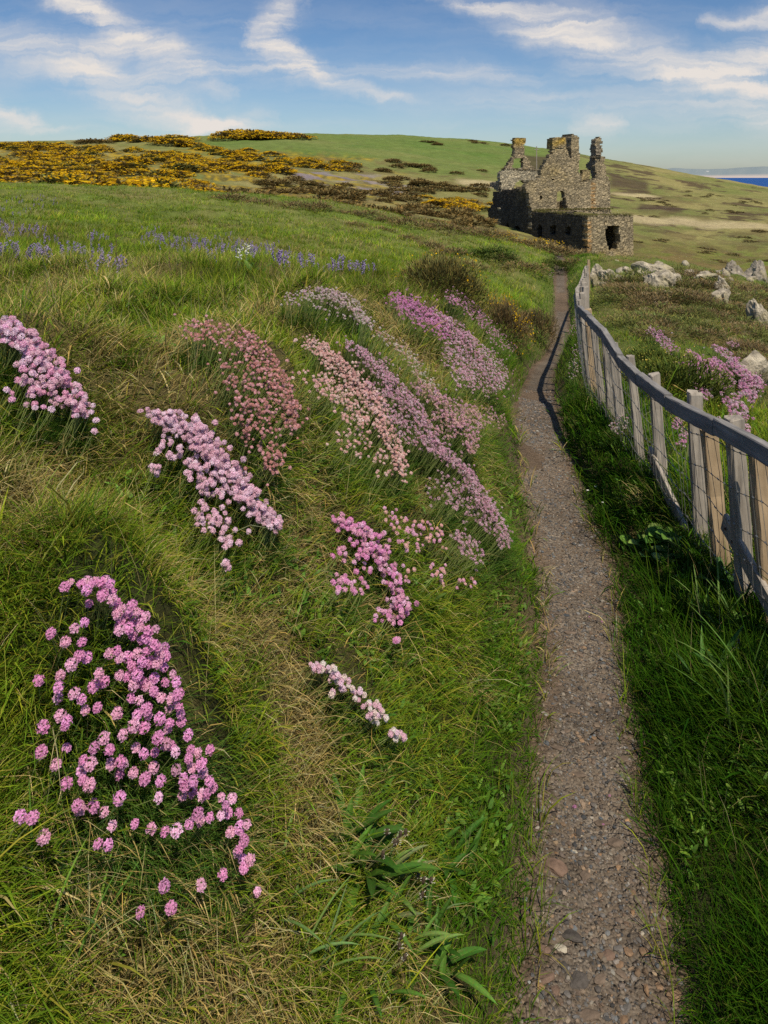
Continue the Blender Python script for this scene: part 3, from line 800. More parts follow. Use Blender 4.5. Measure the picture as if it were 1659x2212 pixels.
STRAW_SPOTS = []
for _px, _py, _r in [(650, 1180, .10), (690, 1150, .08), (640, 1580, .07), (665, 1700, .08), (640, 1790, .06), (110, 1000, .10), (40, 1120, .12), (210, 1130, .10), (600, 1430, .10), (930, 1080, .16), (1010, 880, .12), (800, 1330, .07),
                    (420, 740, .22), (560, 690, .25), (840, 690, .30), (880, 760, .22), (1075, 880, .18), (1200, 1640, .03), (180, 2000, .10), (420, 1960, .10), (520, 2130, .10), (900, 2150, .06), (1020, 1500, .05), (400, 1330, .08), (860, 1010, .16)]:
    _p = ground_pt(_px, _py, .55, 40); STRAW_SPOTS.append((_p[0], _p[1], _r * 1.2))


def ground_col(x, d):
    x = np.asarray(x, float); d = np.asarray(d, float)
    px = CX + x / d * F; l = np.log(d)
    s = s_of(x, d)
    st = straw_field(x, d)[..., None]
    dark = np.array([.035, .046, .014]); thatch = np.array([.16, .125, .052])
    near = dark * (1 - st) + thatch * st
    meadow = np.array([.125, .165, .035]) * (1 - st * .8) + np.array([.22, .20, .075]) * st * .8
    m = sstep(5, 16, d)[..., None]
    c = near * (1 - m) + meadow * m
    # bare soil along the path and in the worn cut
    soil = np.array([.17, .125, .09])
    e = np.exp(-(np.abs(s) / .07) ** 2)[..., None] * (d < 26)[..., None]
    c = c * (1 - e) + soil * e
    # sea slope right of the fence: olive and brown scrub
    r = ((x > fence_x(np.minimum(d, 40)) + .1) & (d > 3) & (d < 40))
    w = (r * sstep(0, .5, np.where(r, x - fence_x(np.minimum(d, 40)), 0)))[..., None]
    nb = np.clip(.5 + fbm(x * .9, d * .9, 4, 91), 0, 1)[..., None]
    c = c * (1 - w) + w * (np.array([.10, .16, .03]) * nb + np.array([.19, .15, .06]) * (1 - nb))
    # far hillside
    f = sstep(38, 60, d)[..., None]
    if (f > 0).any():
        q = np.clip(.5 + 1.1 * fbm(px / 90, l * 9, 5, 61), 0, 1)[..., None]
        green = np.array([.105, .165, .035]); dry = np.array([.245, .215, .085]); olive = np.array([.15, .165, .05])
        far = olive * (1 - q) + dry * q
        top = (sstep(math.log(215), math.log(300), l) * sstep(250, 520, px) * (1 - sstep(1150, 1420, px)))[..., None]
        n3 = np.clip(.5 + .8 * fbm(px / 160, l * 14, 4, 63), 0, 1)[..., None]
        hill = np.array([.085, .155, .03]) * (1 - n3) + np.array([.155, .18, .055]) * n3
        far = far * (1 - top * .9) + hill * top * .9
        low = ((1 - sstep(math.log(85), math.log(135), l)) * sstep(1300, 1450, px))[..., None]
        n4 = np.clip(.5 + 1.2 * fbm(px / 45, l * 12, 4, 65), 0, 1)[..., None]
        far = far * (1 - low) + low * (np.array([.135, .175, .03]) * n4 + np.array([.17, .13, .05]) * (1 - n4))
        gz_ = (sstep(-.15, .15, fbm(px / 55, l * 16, 4, 71)) * (1 - sstep(720, 960, px)) * (1 - sstep(math.log(260), math.log(300), l)) * sstep(math.log(50), math.log(62), l))[..., None]
        n6 = np.clip(.5 + 1.4 * fbm(px / 9, l * 60, 3, 72), 0, 1)[..., None]
        far = far * (1 - gz_ * .88) + gz_ * .88 * (np.array([.36, .25, .02]) * n6 + np.array([.10, .085, .03]) * (1 - n6))
        mo = (sstep(.0, .3, fbm(px / 38, l * 20, 4, 73)) * sstep(500, 640, px) * (1 - sstep(math.log(260), math.log(320), l)))[..., None]
        far = far * (1 - mo * .6) + np.array([.13, .10, .045]) * mo * .6
        # heath: long dark brown patches
        hn = fbm(px / 75, l * 26, 4, 67)
        hz = (sstep(.22, .34, hn) * sstep(1180, 1340, px) * sstep(math.log(95), math.log(150), l))[..., None]
        far = far * (1 - hz * .85) + np.array([.075, .052, .032]) * hz * .85
        for (px0, px1, d0, d1) in ((1130, 1215, 300, 380), (1318, 1400, 270, 330), (1380, 1475, 170, 205)):
            b = (sstep(px0 - 8, px0 + 8, px) * (1 - sstep(px1 - 8, px1 + 8, px)) * sstep(d0 - 12, d0 + 12, d) * (1 - sstep(d1 - 12, d1 + 12, d)))[..., None]
            far = far * (1 - b * .8) + np.array([.07, .047, .032]) * b * .8
        # drifts of bluebells seen from far off
        bb = (sstep(.05, .25, fbm(px / 60, l * 22, 3, 69)) * sstep(540, 600, px) * (1 - sstep(860, 930, px)) * sstep(math.log(125), math.log(150), l) * (1 - sstep(math.log(195), math.log(225), l)))[..., None]
        far = far * (1 - bb * .65) + np.array([.22, .19, .25]) * bb * .65
        # bleached grass strips
        for (px0, px1, d0, d1) in ((1360, 1700, 142, 158), (990, 1070, 205, 232), (1320, 1420, 232, 250)):
            wob = fbm(px / 50, l * 0 + 3.3, 3, 70) * 4
            b = (sstep(px0 - 15, px0 + 15, px) * (1 - sstep(px1 - 15, px1 + 15, px)) * sstep(d0 - 4, d0 + 4, d + wob) * (1 - sstep(d1 - 4, d1 + 4, d + wob)))[..., None]
            far = far * (1 - b * .8) + np.array([.42, .35, .20]) * b * .8
        c = c * (1 - f) + far * f
    return c


# ------------------------------------------------------------------ the ground sheet
def build_ground():
    av = np.concatenate([np.linspace(-3.2, -.72, 60)[:-1], np.linspace(-.72, .72, 720), np.linspace(.72, 3.2, 60)[1:]])
    lv = np.concatenate([np.linspace(math.log(.22), math.log(45), 520)[:-1], np.linspace(math.log(45), math.log(700), 330)[:-1], np.linspace(math.log(700), math.log(3000), 20)])
    d = np.exp(lv)
    X = av[None] * d[:, None]; Y = np.broadcast_to(d[:, None], X.shape)
    Z = H(X, Y)
    s = np.abs(s_of(X, Y))
    Z = Z - .03 * (1 - sstep(0, .05, s)) * (Y < 45)
    C = ground_col(X, Y)
    V = np.stack([X, Y, Z], -1).reshape(-1, 3)
    nr, nc = X.shape
    i = (np.arange(nr - 1)[:, None] * nc + np.arange(nc - 1)[None]).ravel()
    Q = np.stack([i, i + 1, i + nc + 1, i + nc], 1)
    o = obj('ground', mesh_np('ground', V, Q, None, C.reshape(-1, 3), [M_GROUND], True))
    tag(o, 'grassy cliff top falling to the path and rising to the far hill', kind='structure')


def build_path():
    d = np.exp(np.linspace(math.log(.25), math.log(32), 1000)); u = np.linspace(-.28, 1.28, 46)
    L = path_l(d)[:, None]; R = path_r(d)[:, None]
    X = L + (R - L) * u[None]; Y = np.broadcast_to(d[:, None], X.shape)
    uc = np.clip(u, 0, 1)[None]
    Z = np.broadcast_to(path_z(d)[:, None], X.shape) + fbm(X * 5, Y * 5, 3, 40) * .012 + .003
    Z = Z + fbm(X * 24, Y * 24, 4, 41) * .008 - .012 * np.sin(np.pi * uc)
    k = fbm(X * 9, Y * 9, 3, 44)[..., None] * .25 + fbm(X * 40, Y * 40, 2, 45)[..., None] * .2
    e = np.clip(1 - np.minimum(uc, 1 - uc) / .22, 0, 1)[..., None]
    C = (1.0 + k + .35 * fbm(X * 2.2, Y * 1.3, 4, 46)[..., None]) * (np.ones(3) * (1 - e) + np.array([.95, .84, .74]) * e)
    nr, nc = X.shape
    i = (np.arange(nr - 1)[:, None] * nc + np.arange(nc - 1)[None]).ravel()
    Q = np.stack([i, i + 1, i + nc + 1, i + nc], 1)
    o = obj('path', mesh_np('path', np.stack([X, Y, Z], -1).reshape(-1, 3), Q, None, C.reshape(-1, 3), [M_PATH], True))
    tag(o, 'narrow gravel footpath winding to the ruin', kind='structure')


def pathz(x, d):
    l = path_l(d); r = path_r(d); u = np.clip((x - l) / (r - l), 0, 1)
    return path_z(d) + fbm(x * 5, d * 5, 3, 40) * .012 + .003 + fbm(x * 24, d * 24, 4, 41) * .008 - .012 * np.sin(np.pi * u)


def ico():
    import bmesh
    bm = bmesh.new(); bmesh.ops.create_icosphere(bm, subdivisions=1, radius=1)
    V = np.array([v.co[:] for v in bm.verts]); T = np.array([[v.index for v in f.verts] for f in bm.faces]); bm.free()
    return V, T


def build_gravel():
    IV, IT = ico()
    n = 15000
    d = np.exp(rng.uniform(math.log(.95) * 1.0, math.log(7.0), n * 2))
    keep = rng.random(n * 2) < (d / 7.0) ** .45
    d = d[keep][:n]; n = len(d)
    u = rng.beta(1.5, 1.5, n) * 1.06 - .03
    x = path_l(d) + (path_r(d) - path_l(d)) * u
    r = np.exp(rng.normal(math.log(.0027), .45, n)) * np.clip((d / 2) ** .35, .8, 1.5)
    r = np.minimum(r, .009)
    z = pathz(x, d) + r * .15
    V = np.broadcast_to(IV[None], (n, len(IV), 3)) * (1 + rng.normal(0, .16, (n, len(IV), 1)))
    V = V * np.stack([r * rng.uniform(.8, 1.5, n), r * rng.uniform(.7, 1.2, n), r * rng.uniform(.4, .8, n)], 1)[:, None]
    th = rng.uniform(0, 6.28, n); c, s = np.cos(th)[:, None], np.sin(th)[:, None]
    V = np.stack([V[..., 0] * c - V[..., 1] * s + x[:, None], V[..., 0] * s + V[..., 1] * c + d[:, None], V[..., 2] + z[:, None]], -1)
    pal = np.array([[.20, .185, .175], [.13, .12, .115], [.26, .20, .15], [.17, .13, .105], [.30, .27, .23], [.09, .085, .085], [.20, .15, .11]]) * .75
    C = hsv_jit(pal[rng.choice(len(pal), n, p=[.22, .2, .14, .18, .06, .12, .08])], .2)
    C = np.repeat(C, len(IV), 0)
    T = (IT[None] + (np.arange(n) * len(IV))[:, None, None]).reshape(-1, 3)
    o = obj('gravel', mesh_np('gravel', V.reshape(-1, 3), None, T, C, [M_PEBBLE], False))
    tag(o, 'loose grey and brown gravel over the trodden path', kind='stuff')


def rock_mesh(name, rx, ry, rz, seed, sub=3, rough=.25, colr=(.3, .28, .25), mat=None, cuts=5, cvar=.15):
    import bmesh
    r = np.random.default_rng(seed)
    bm = bmesh.new(); bmesh.ops.create_icosphere(bm, subdivisions=sub, radius=1)
    V = np.array([v.co[:] for v in bm.verts]); T = np.array([[v.index for v in f.verts] for f in bm.faces]); bm.free()
    for _ in range(cuts):                      # flat broken faces
        nrm = r.normal(size=3); nrm /= np.linalg.norm(nrm); k = r.uniform(.55, .85)
        dd = V @ nrm; V = V - np.maximum(dd - k, 0)[:, None] * nrm * .9
    o1 = r.uniform(0, 50)
    n = fbm(V[:, 0] * 1.6 + o1 + V[:, 2], V[:, 1] * 1.6 + V[:, 2] * .7 - o1, 4, seed % 50)
    V = V * (1 + rough * n)[:, None]
    V = V * np.array([rx, ry, rz])
    C = np.array(colr) * (1 + cvar * fbm(V[:, 0] / rx * 3 + o1, V[:, 2] / rz * 3 + V[:, 1] / ry * 2, 3, 5))[:, None]
    return mesh_np(name, V, None, T, np.clip(C, .02, .9), [mat or M_PEBBLE], sub < 3)


def build_stones():
    RED, BRN, DRK, PALE_, GRY, ORG = (.16, .108, .082), (.14, .106, .082), (.075, .066, .06), (.40, .36, .29), (.13, .12, .113), (.20, .132, .085)
    L1 = [(455,545,220,100,RED,'large flat reddish stone by the left edge of the path'),(710,605,160,55,BRN,'long flat stone just right of the large reddish one'),(960,335,130,60,BRN,'rounded brown stone in the middle of the path'),
          (580,1100,200,75,DRK,'broad dark brown stone bedded above the cream white stone'),(505,1210,135,55,PALE_,'cream white stone lying on the gravel path'),(660,1460,230,120,DRK,'large dark triangular stone near the bottom of the path'),
          (535,1365,80,60,DRK,'small dark stone beside the triangular one'),(1065,1240,80,50,ORG,'orange brown stone in the shaded half of the path'),(1195,1245,80,60,ORG,'angular brown stone nearest the shaded right verge'),
          (370,1480,190,60,RED,'long reddish slab at the left edge of the path'),(1450,1640,150,60,ORG,'long tan brown stone by the dark right verge'),(735,1770,190,70,BRN,'wide brown slab at the very bottom of the path')]
    L2 = [(380,1240,110,40,RED),(745,925,55,65,GRY),(985,1200,90,50,GRY),(900,1255,120,60,RED),(840,1455,150,45,BRN),(1325,1530,70,50,ORG),(1220,1535,90,35,BRN),(1340,1630,80,50,BRN),(1030,1790,80,50,ORG),(1045,1720,130,45,GRY),(985,985,70,40,BRN),(760,1615,130,35,BRN),(465,1560,90,80,RED),(820,445,45,35,GRY),(815,485,50,35,BRN),(990,455,70,40,BRN),(335,725,40,60,DRK),(430,810,90,35,GRY),(665,265,45,30,PALE_),(860,165,190,50,BRN),(1500,1510,60,50,GRY),(1275,1810,60,60,BRN),(885,1770,50,40,GRY),(650,1570,40,70,BRN),(1090,660,80,40,BRN),(1110,770,60,35,ORG),(1150,1150,40,60,GRY),(240,1220,80,50,BRN),(260,1000,110,40,BRN),(990,1330,80,35,ORG),(1000,1400,110,50,BRN),(430,1305,60,30,BRN),(680,1250,60,30,GRY),(500,1455,50,35,BRN),(1000,1665,50,40,BRN),(560,1590,60,40,GRY),(505,1815,60,40,BRN),(790,840,60,25,BRN),(1180,880,50,25,BRN),(620,415,50,25,PALE_)]
    allL = [((2000 + a / 2.0737) / 1.8518, (3200 + b / 2.0737) / 1.8518, w / 3.84, h / 3.84, c, lb) for a, b, w, h, c, lb in L1]
    allL += [((2000 + a / 2.0737) / 1.8518, (3200 + b / 2.0737) / 1.8518, w / 3.84, h / 3.84, c, None) for a, b, w, h, c in L2]
    for a, b, w, h in [(1025,245,25,20),(1000,370,45,20),(875,435,60,20),(950,405,45,18),(830,590,70,15),(995,540,30,20),(955,580,50,18),(1100,630,80,25),(905,690,70,18),(910,200,50,16),(880,120,60,16),(1000,120,40,14),(820,330,50,14),(860,510,30,14),(1060,330,24,14)]:
        allL.append(((1400 + a / .9922) / 1.8518, (2400 + b / .9922) / 1.8518, w / 1.837, h / 1.837, BRN if (a % 3) else PALE_, None))
    for i, (px, py, w, h, c, lb) in enumerate(allL):
        p = ground_pt(px, py, .8, 8); x, d = p[0], p[1]
        rx = max(w / F * d / 2, .006); ry = max(min(h / F * d / 2 * 1.5, rx * 1.1), .005); rz = ry * .42
        me = rock_mesh('stone', rx, ry, rz, 300 + i, 3, .22, np.array(c) * rng.uniform(.85, 1.15), M_PEBBLE, 6)
        o = obj('stone', me, None, (x, d, float(pathz(np.array([x]), np.array([d]))[0]) + rz * .12)); o.rotation_euler = (rng.normal(0, .08), rng.normal(0, .08), rng.normal(0, .4))
        tag(o, lb or 'small brown or grey stone bedded in the gravel path', 'stone', None if lb else 'small stones bedded in the path')


# ------------------------------------------------------------------ grass
G_DARK, G_MID, G_LIME, G_OLIVE, G_STRAW, G_PALE = map(np.array, ([.075, .18, .014], [.19, .325, .020], [.37, .47, .032], [.40, .39, .055], [.52, .41, .15], [.66, .54, .26]))


def grass_cols(x, d, n, lush, strawb=0.0):
    st = np.clip(straw_field(x, d) * 1.25 - .28 + strawb, 0, 1)
    r = rng.random(n); r2 = rng.random(n)[:, None]
    green = G_DARK * (1 - r2) + G_LIME * r2
    green = np.where((r < .45)[:, None], green, np.where((r < .8)[:, None], G_MID, G_OLIVE))
    p_st = st * .62 * (1 - lush)
    isst = rng.random(n) < p_st
    straw = np.where((rng.random(n) < .35)[:, None], G_PALE, G_STRAW)
    c1 = np.where(isst[:, None], straw, green)
    dk = np.where((lush > .5)[:, None], c1 * np.array([.45, .66, .5]), c1)  # lush turf is darker green; on the right verge this doubles as painted shade
    return hsv_jit(dk, .18), isst


def field_az(x, d, n, sd):
    gx, gy = slope(x, d)
    f = fbm(x * 3.2, d * 3.2, 3, sd) * 3.5
    k = rng.normal(0, 1.7, n) + f
    vx = np.cos(k) - gx * .45; vy = np.sin(k) - gy * .45
    return np.arctan2(vy, vx), np.hypot(gx, gy)


def sample(n, d0, d1, amax, pw):
    out_d = []; m = 0
    while m < n:
        d = np.exp(rng.uniform(math.log(d0), math.log(d1), n))
        d = d[rng.random(n) < (d / d1) ** pw]; out_d.append(d); m += len(d)
    d = np.concatenate(out_d)[:n]
    a = rng.uniform(-amax, amax, n)
    return a * d, d


def tufts(nt_, d0, d1, pw, per, Lr, seed, strawb, spread):
    """tussocks: blades fanning out of many small crowns"""
    x, d = sample(nt_, d0, d1, .70, pw)
    s = s_of(x, d)
    k = (np.abs(s) > .05) & (rng.random(len(x)) < .35 + .65 * sstep(-.1, .2, fbm(x * 1.7, d * 1.7, 3, seed))) & ~((s > 0) & (x > fence_x(np.minimum(d, 40)) + .1) & (rng.random(len(x)) < .6))
    k &= (cushion_w(x, d) < .5)
    x, d, s = x[k], d[k], s[k]; m = len(x)
    g = np.clip(np.sqrt(d / 2.2), .8, 2.2)
    stt = np.clip(straw_field(x, d) * 1.2 - .25 + strawb, 0, 1)
    kind = rng.random(m) < stt * .75
    base = np.where(kind[:, None], np.array([[.50, .40, .15]]) * rng.uniform(.75, 1.25, (m, 1)), np.array([[.10, .22, .015]]) + rng.random((m, 1)) ** 1.2 * np.array([[.29, .26, .02]]))
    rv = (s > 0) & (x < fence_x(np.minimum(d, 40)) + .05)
    base = np.where(rv[:, None], base * np.array([.36, .48, .4]), base)  # right verge tufts darkened: shade painted into their colour
    size = rng.uniform(.6, 1.35, m) * np.where(np.abs(s) < .25, .6, 1.0)
    rep = lambda a: np.repeat(a, per, 0)
    n = m * per
    th = rng.uniform(0, 6.283, n); rr = np.sqrt(rng.random(n)) * spread * rep(g)
    bx = rep(x) + np.cos(th) * rr; by = rep(d) + np.sin(th) * rr
    gx, gy = slope(x, d)
    az = np.arctan2(np.sin(th) - .5 * rep(gy) + rng.normal(0, .4, n), np.cos(th) - .5 * rep(gx) + rng.normal(0, .4, n))
    L = rng.uniform(*Lr, n) * rep(size) * rep(np.clip(g, .9, 1.35)) * rng.uniform(.7, 1.15, n)
    W = rng.uniform(.0012, .0028, n) * rep(g) * np.where(rng.random(n) < .12, 1.9, 1)
    c1 = hsv_jit(rep(base), .16); tipdry = (rng.random(n) < .16)[:, None]
    c1 = np.where(tipdry, c1 * .5 + np.array([.42, .34, .14]) * .5, c1)
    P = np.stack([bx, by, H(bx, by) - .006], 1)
    ok = s_of(bx, by) != 0
    return blades_geo(P[ok], L[ok], W[ok], az[ok], (np.abs(rng.normal(.18, .18, n)) + rr / (spread * rep(g)) * .35)[ok], rng.uniform(.3, 1.7, n)[ok], (c1 * .28)[ok], c1[ok], 3 if d1 < 6 else 2)


def build_grass():
    for nm, a, lb in (('grass_tussocks', (4600, .62, 5.2, .55, 30, (.05, .13), 131, 0, .022), 'tussocks of grass standing out of the shorter turf'), ('meadow_tussocks', (6500, 4.6, 40, .3, 20, (.07, .17), 132, -.08, .030), 'tussocks of meadow grass on the rise')):
        V, Q, T, C = tufts(*a)
        tag(obj(nm, mesh_np(nm, V, Q, T, C, [M_GRASS], False)), lb, kind='stuff')
    # --- bank and verges close by
    x, d = sample(250000, .62, 5.2, .70, .55)
    s = s_of(x, d); cw = cushion_w(x, d)
    edge = fbm(x * 7, d * 7, 4, 12) * .085
    inside = (s == 0)
    into = np.minimum(x - path_l(d), path_r(d) - x)
    keep = (~inside & (np.abs(s) > np.maximum(edge, 0) * .9 - .004)) | (inside & (into < .035 - edge * .5) & (rng.random(len(x)) < .22))
    keep &= ~((cw > .6) & (rng.random(len(x)) < .45))
    keep &= ~((straw_field(x, d) > .86) & (rng.random(len(x)) < .35))
    x, d, s, cw = x[keep], d[keep], s[keep], cw[keep]; n = len(x)
    z = H(x, d)
    az, sl = field_az(x, d, n, 33)
    verge = np.exp(-(np.abs(s) / .25) ** 2) * (s < 0) + (s > 0) * (s < .62) * .8
    lush = np.clip(verge + .25 * fbm(x * 3, d * 3, 3, 51), 0, 1)
    tus = np.clip(.5 + .9 * fbm(x * 3.1, d * 3.1, 3, 35), 0, 1)
    L = (.034 + .062 * tus) * rng.uniform(.6, 1.5, n)
    L = np.where(s < 0, L * (.45 + .55 * sstep(.02, .30, -s)), L * (.85 + .35 * sstep(.0, .16, s)) * 1.25)
    long_ = rng.random(n) < .035
    L = np.where(long_, L * 1.9, L)
    W = rng.uniform(.0011, .0025, n) * np.clip(d / 2.0, .85, 2.4); broad = rng.random(n) < .10; W = np.where(broad, W * 2.1, W); L = np.where(broad, L * 1.1, L)
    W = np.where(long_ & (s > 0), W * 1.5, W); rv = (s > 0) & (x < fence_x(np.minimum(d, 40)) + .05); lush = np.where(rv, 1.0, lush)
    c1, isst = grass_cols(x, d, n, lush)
    c1 = np.where(rv[:, None], c1 * np.array([.46, .56, .48]), c1)  # shade of the right verge put into the blade colour
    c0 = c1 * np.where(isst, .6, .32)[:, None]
    ph0 = np.abs(rng.normal(.25, .22, n)) + np.minimum(sl, 1.5) * .30; ph1 = rng.uniform(.2, 1.7, n) + isst * .35
    P = np.stack([x, d, z - .006], 1)
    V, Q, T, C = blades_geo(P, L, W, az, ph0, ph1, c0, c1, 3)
    # lying thatch of dead grass
    xt, dt = sample(60000, .62, 5.2, .66, .5)
    st = s_of(xt, dt); sf = straw_field(xt, dt)
    k = (st < -.16) & (rng.random(len(xt)) < .12 + .9 * sstep(.45, .85, sf)) & (cushion_w(xt, dt) < .5)
    xt, dt = xt[k], dt[k]; nt_ = len(xt)
    azt, slt = field_az(xt, dt, nt_, 39); azt = azt + rng.normal(0, .7, nt_)
    ct = hsv_jit(np.where((rng.random(nt_) < .5)[:, None], G_STRAW, np.where((rng.random(nt_) < .5)[:, None], G_PALE, np.array([.25, .17, .08]))), .2)
    Vt, Qt, Tt, Ct = blades_geo(np.stack([xt, dt, H(xt, dt) + rng.uniform(0, .018, nt_)], 1), rng.uniform(.05, .13, nt_), rng.uniform(.0009, .0019, nt_) * np.clip(dt / 2, .85, 2), azt,
                                1.0 + rng.normal(0, .25, nt_) + slt * .2, rng.uniform(.2, 1.4, nt_), ct * .8, ct, 3)
    # flowering stalks of grass
    xs, ds_ = sample(900, .9, 5.0, .62, .4); ks = (np.abs(s_of(xs, ds_)) > .12); xs, ds_ = xs[ks], ds_[ks]; ns = len(xs)
    cs_ = hsv_jit(np.array([[.52, .44, .20]]) * np.ones((ns, 1)), .2)
    a_s = rng.uniform(0, 6.28, ns)
    V1, Q1, T1, C1 = blades_geo(np.stack([xs, ds_, H(xs, ds_)], 1), rng.uniform(.12, .24, ns), np.full(ns, .0011) * np.clip(ds_ / 2, .8, 2), a_s, np.abs(rng.normal(.15, .12, ns)), rng.uniform(.1, .6, ns), cs_ * .6, cs_, 3)
    Qt = np.vstack([Qt, Q1 + len(Vt)]); Tt = np.vstack([Tt, T1 + len(Vt)]); Vt = np.vstack([Vt, V1]); Ct = np.vstack([Ct, C1])
    nv = len(V)
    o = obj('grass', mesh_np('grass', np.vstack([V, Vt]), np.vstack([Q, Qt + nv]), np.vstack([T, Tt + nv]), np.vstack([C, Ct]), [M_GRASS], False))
    tag(o, 'green and straw coloured grass over the bank and verges', kind='stuff')
    # --- low leafy herbs among the grass
    xh, dh = sample(44000, .62, 5.0, .66, .5)
    sh_ = s_of(xh, dh)
    k = (np.abs(sh_) > .06) & (fbm(xh * 3, dh * 3, 3, 88) > .04) & (xh < fence_x(np.minimum(dh, 40)) + .1) & (cushion_w(xh, dh) < .4)
    xh, dh = xh[k], dh[k]; nh = len(xh)
    ch = hsv_jit(np.array([[.075, .175, .020]]) + rng.random((nh, 1)) * np.array([[.09, .11, .02]]), .2)
    V, Q, T, C = blades_geo(np.stack([xh, dh, H(xh, dh) + rng.uniform(0, .035, nh)], 1), rng.uniform(.012, .035, nh), rng.uniform(.006, .013, nh), rng.uniform(0, 6.28, nh), rng.uniform(.5, 1.3, nh), rng.uniform(.1, .8, nh), ch * .7, ch, 3)
    o = obj('ground_cover', mesh_np('ground_cover', V, Q, T, C, [M_LEAF], False))
    tag(o, 'small leafy herbs growing through the grass', kind='stuff')
    # --- meadow further off
    x, d = sample(270000, 4.6, 46, .70, .28)
    s = s_of(x, d)
    keep = (np.abs(s) > .02) & (s != 0)
    fx = fence_x(np.minimum(d, 40))
    keep &= ~((x > fx + .3) & (rng.random(len(x)) < .45))
    keep &= ~((cushion_w(x, d) > .35) & (rng.random(len(x)) < .7))
    x, d, s = x[keep], d[keep], s[keep]; n = len(x)
    az, sl = field_az(x * .6, d * .6, n, 43)
    _, sl = slope(x, d)
    lush = np.clip(np.exp(-(np.abs(s) / .5) ** 2) * (s < 0) * .9 + ((s > 0) & (x < fence_x(np.minimum(d, 40)))) * .7 + .4 * fbm(x * .8, d * .8, 3, 52), 0, 1)
    tus = np.clip(.5 + 1.0 * fbm(x * 1.1, d * 1.1, 4, 37), 0, 1)
    L = (.06 + .13 * tus) * rng.uniform(.6, 1.4, n) * (.5 + .5 * sstep(0, .5, np.abs(s))); sea_side = x > fence_x(np.minimum(d, 40)) + .1; L = np.where(sea_side, L * .5, L)
    W = rng.uniform(.0016, .0034, n) * np.clip(d / 4.0, 1, 5.5)
    c1, isst = grass_cols(x, d, n, lush, -.02)
    c1 = c1 * np.where(isst, 1.1, 1.32)[:, None]
    bw = (sea_side & (rng.random(n) < .32))[:, None]; c1 = np.where(bw, hsv_jit(np.array([[.38, .29, .13]]) * np.ones((n, 1)), .25), c1)
    sh = np.clip(.85 + .45 * fbm(x * .5, d * .5, 4, 57) + .45 * fbm(x * 1.4, d * 1.4, 3, 58), .4, 1.35)[:, None]
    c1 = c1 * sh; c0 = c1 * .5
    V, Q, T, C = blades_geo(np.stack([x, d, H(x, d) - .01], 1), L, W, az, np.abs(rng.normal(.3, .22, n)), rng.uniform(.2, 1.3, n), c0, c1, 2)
    o = obj('meadow_grass', mesh_np('meadow_grass', V, Q, T, C, [M_GRASS], False))
    tag(o, 'meadow grass over the rise beyond the bank', kind='stuff')


# ------------------------------------------------------------------ thrift plants
def frame_from(z):
    z = z / np.linalg.norm(z, axis=-1, keepdims=True)
    r = rng.normal(size=z.shape); x = np.cross(r, z); x /= np.linalg.norm(x, axis=-1, keepdims=True)
    y = np.cross(z, x)
    return np.stack([x, y, z], -1)          # columns


def head_geo(nf, petals, colr, tip, seed, cone=True):
    """one flower head of unit radius, axis +z: many small florets over a dome"""
    r = np.random.default_rng(seed); mb = MB()
    for i in range(nf):
        zz = 1 - (i + .5) / nf * 1.25
        ph = i * 2.39996 + r.normal(0, .2)
        rr = math.sqrt(max(0, 1 - zz * zz)); dv = np.array([rr * math.cos(ph), rr * math.sin(ph), zz])
        f = np.cross(dv, [.3, .5, .2]); f /= np.linalg.norm(f); g = np.cross(dv, f)
        cpos = dv * np.array([.82, .82, .62]) + np.array([0, 0, .18]) + r.normal(0, .05, 3)
        k = r.uniform(.8, 1.15); c = np.clip(np.array(colr) * (1 + r.normal(0, .10)), 0, .95); ct = np.clip(np.array(tip) * (1 + r.normal(0, .08)), 0, .95)
        for p in range(petals):
            a = p / petals * 6.283 + r.uniform(0, 1)
            u = f * math.cos(a) + g * math.sin(a); v = np.cross(dv, u)
            lift = r.uniform(.05, .3)
            V = [cpos, cpos + (u * .26 - v * .20 + dv * lift * .6) * k, cpos + (u * .48 + dv * lift) * k, cpos + (u * .26 + v * .20 + dv * lift * .6) * k]
            mb.add(V, Q=[(0, 1, 2, 3)], C=np.array([c * .72, c, ct, c]))
    if cone:
        n = 6; th = np.arange(n) / n * 6.283
        ring = np.stack([np.cos(th) * .5, np.sin(th) * .5, np.full(n, -.02)], 1)
        V = np.vstack([ring, [[0, 0, -.55]]])
        mb.add(V, T=[(k, (k + 1) % n, n) for k in range(n)], C=np.array([.36, .25, .13]))
    return np.concatenate(mb.V), np.concatenate(mb.Q), (np.concatenate(mb.T) if mb.T else np.zeros((0, 3), int)), np.concatenate(mb.C)


def stem_mesh():
    mb = MB()
    t = np.linspace(0, 1, 5)
    pts = np.stack([np.sin(t * 2.2) * .02 + t * t * .05, np.zeros(5), -t], 1)
    mb.tube(pts, [.9, 1, 1, 1, 1.1], 4, np.array([.22, .27, .085]), cap=False)
    V = np.concatenate(mb.V)
    return V, np.concatenate(mb.Q), np.concatenate(mb.C)


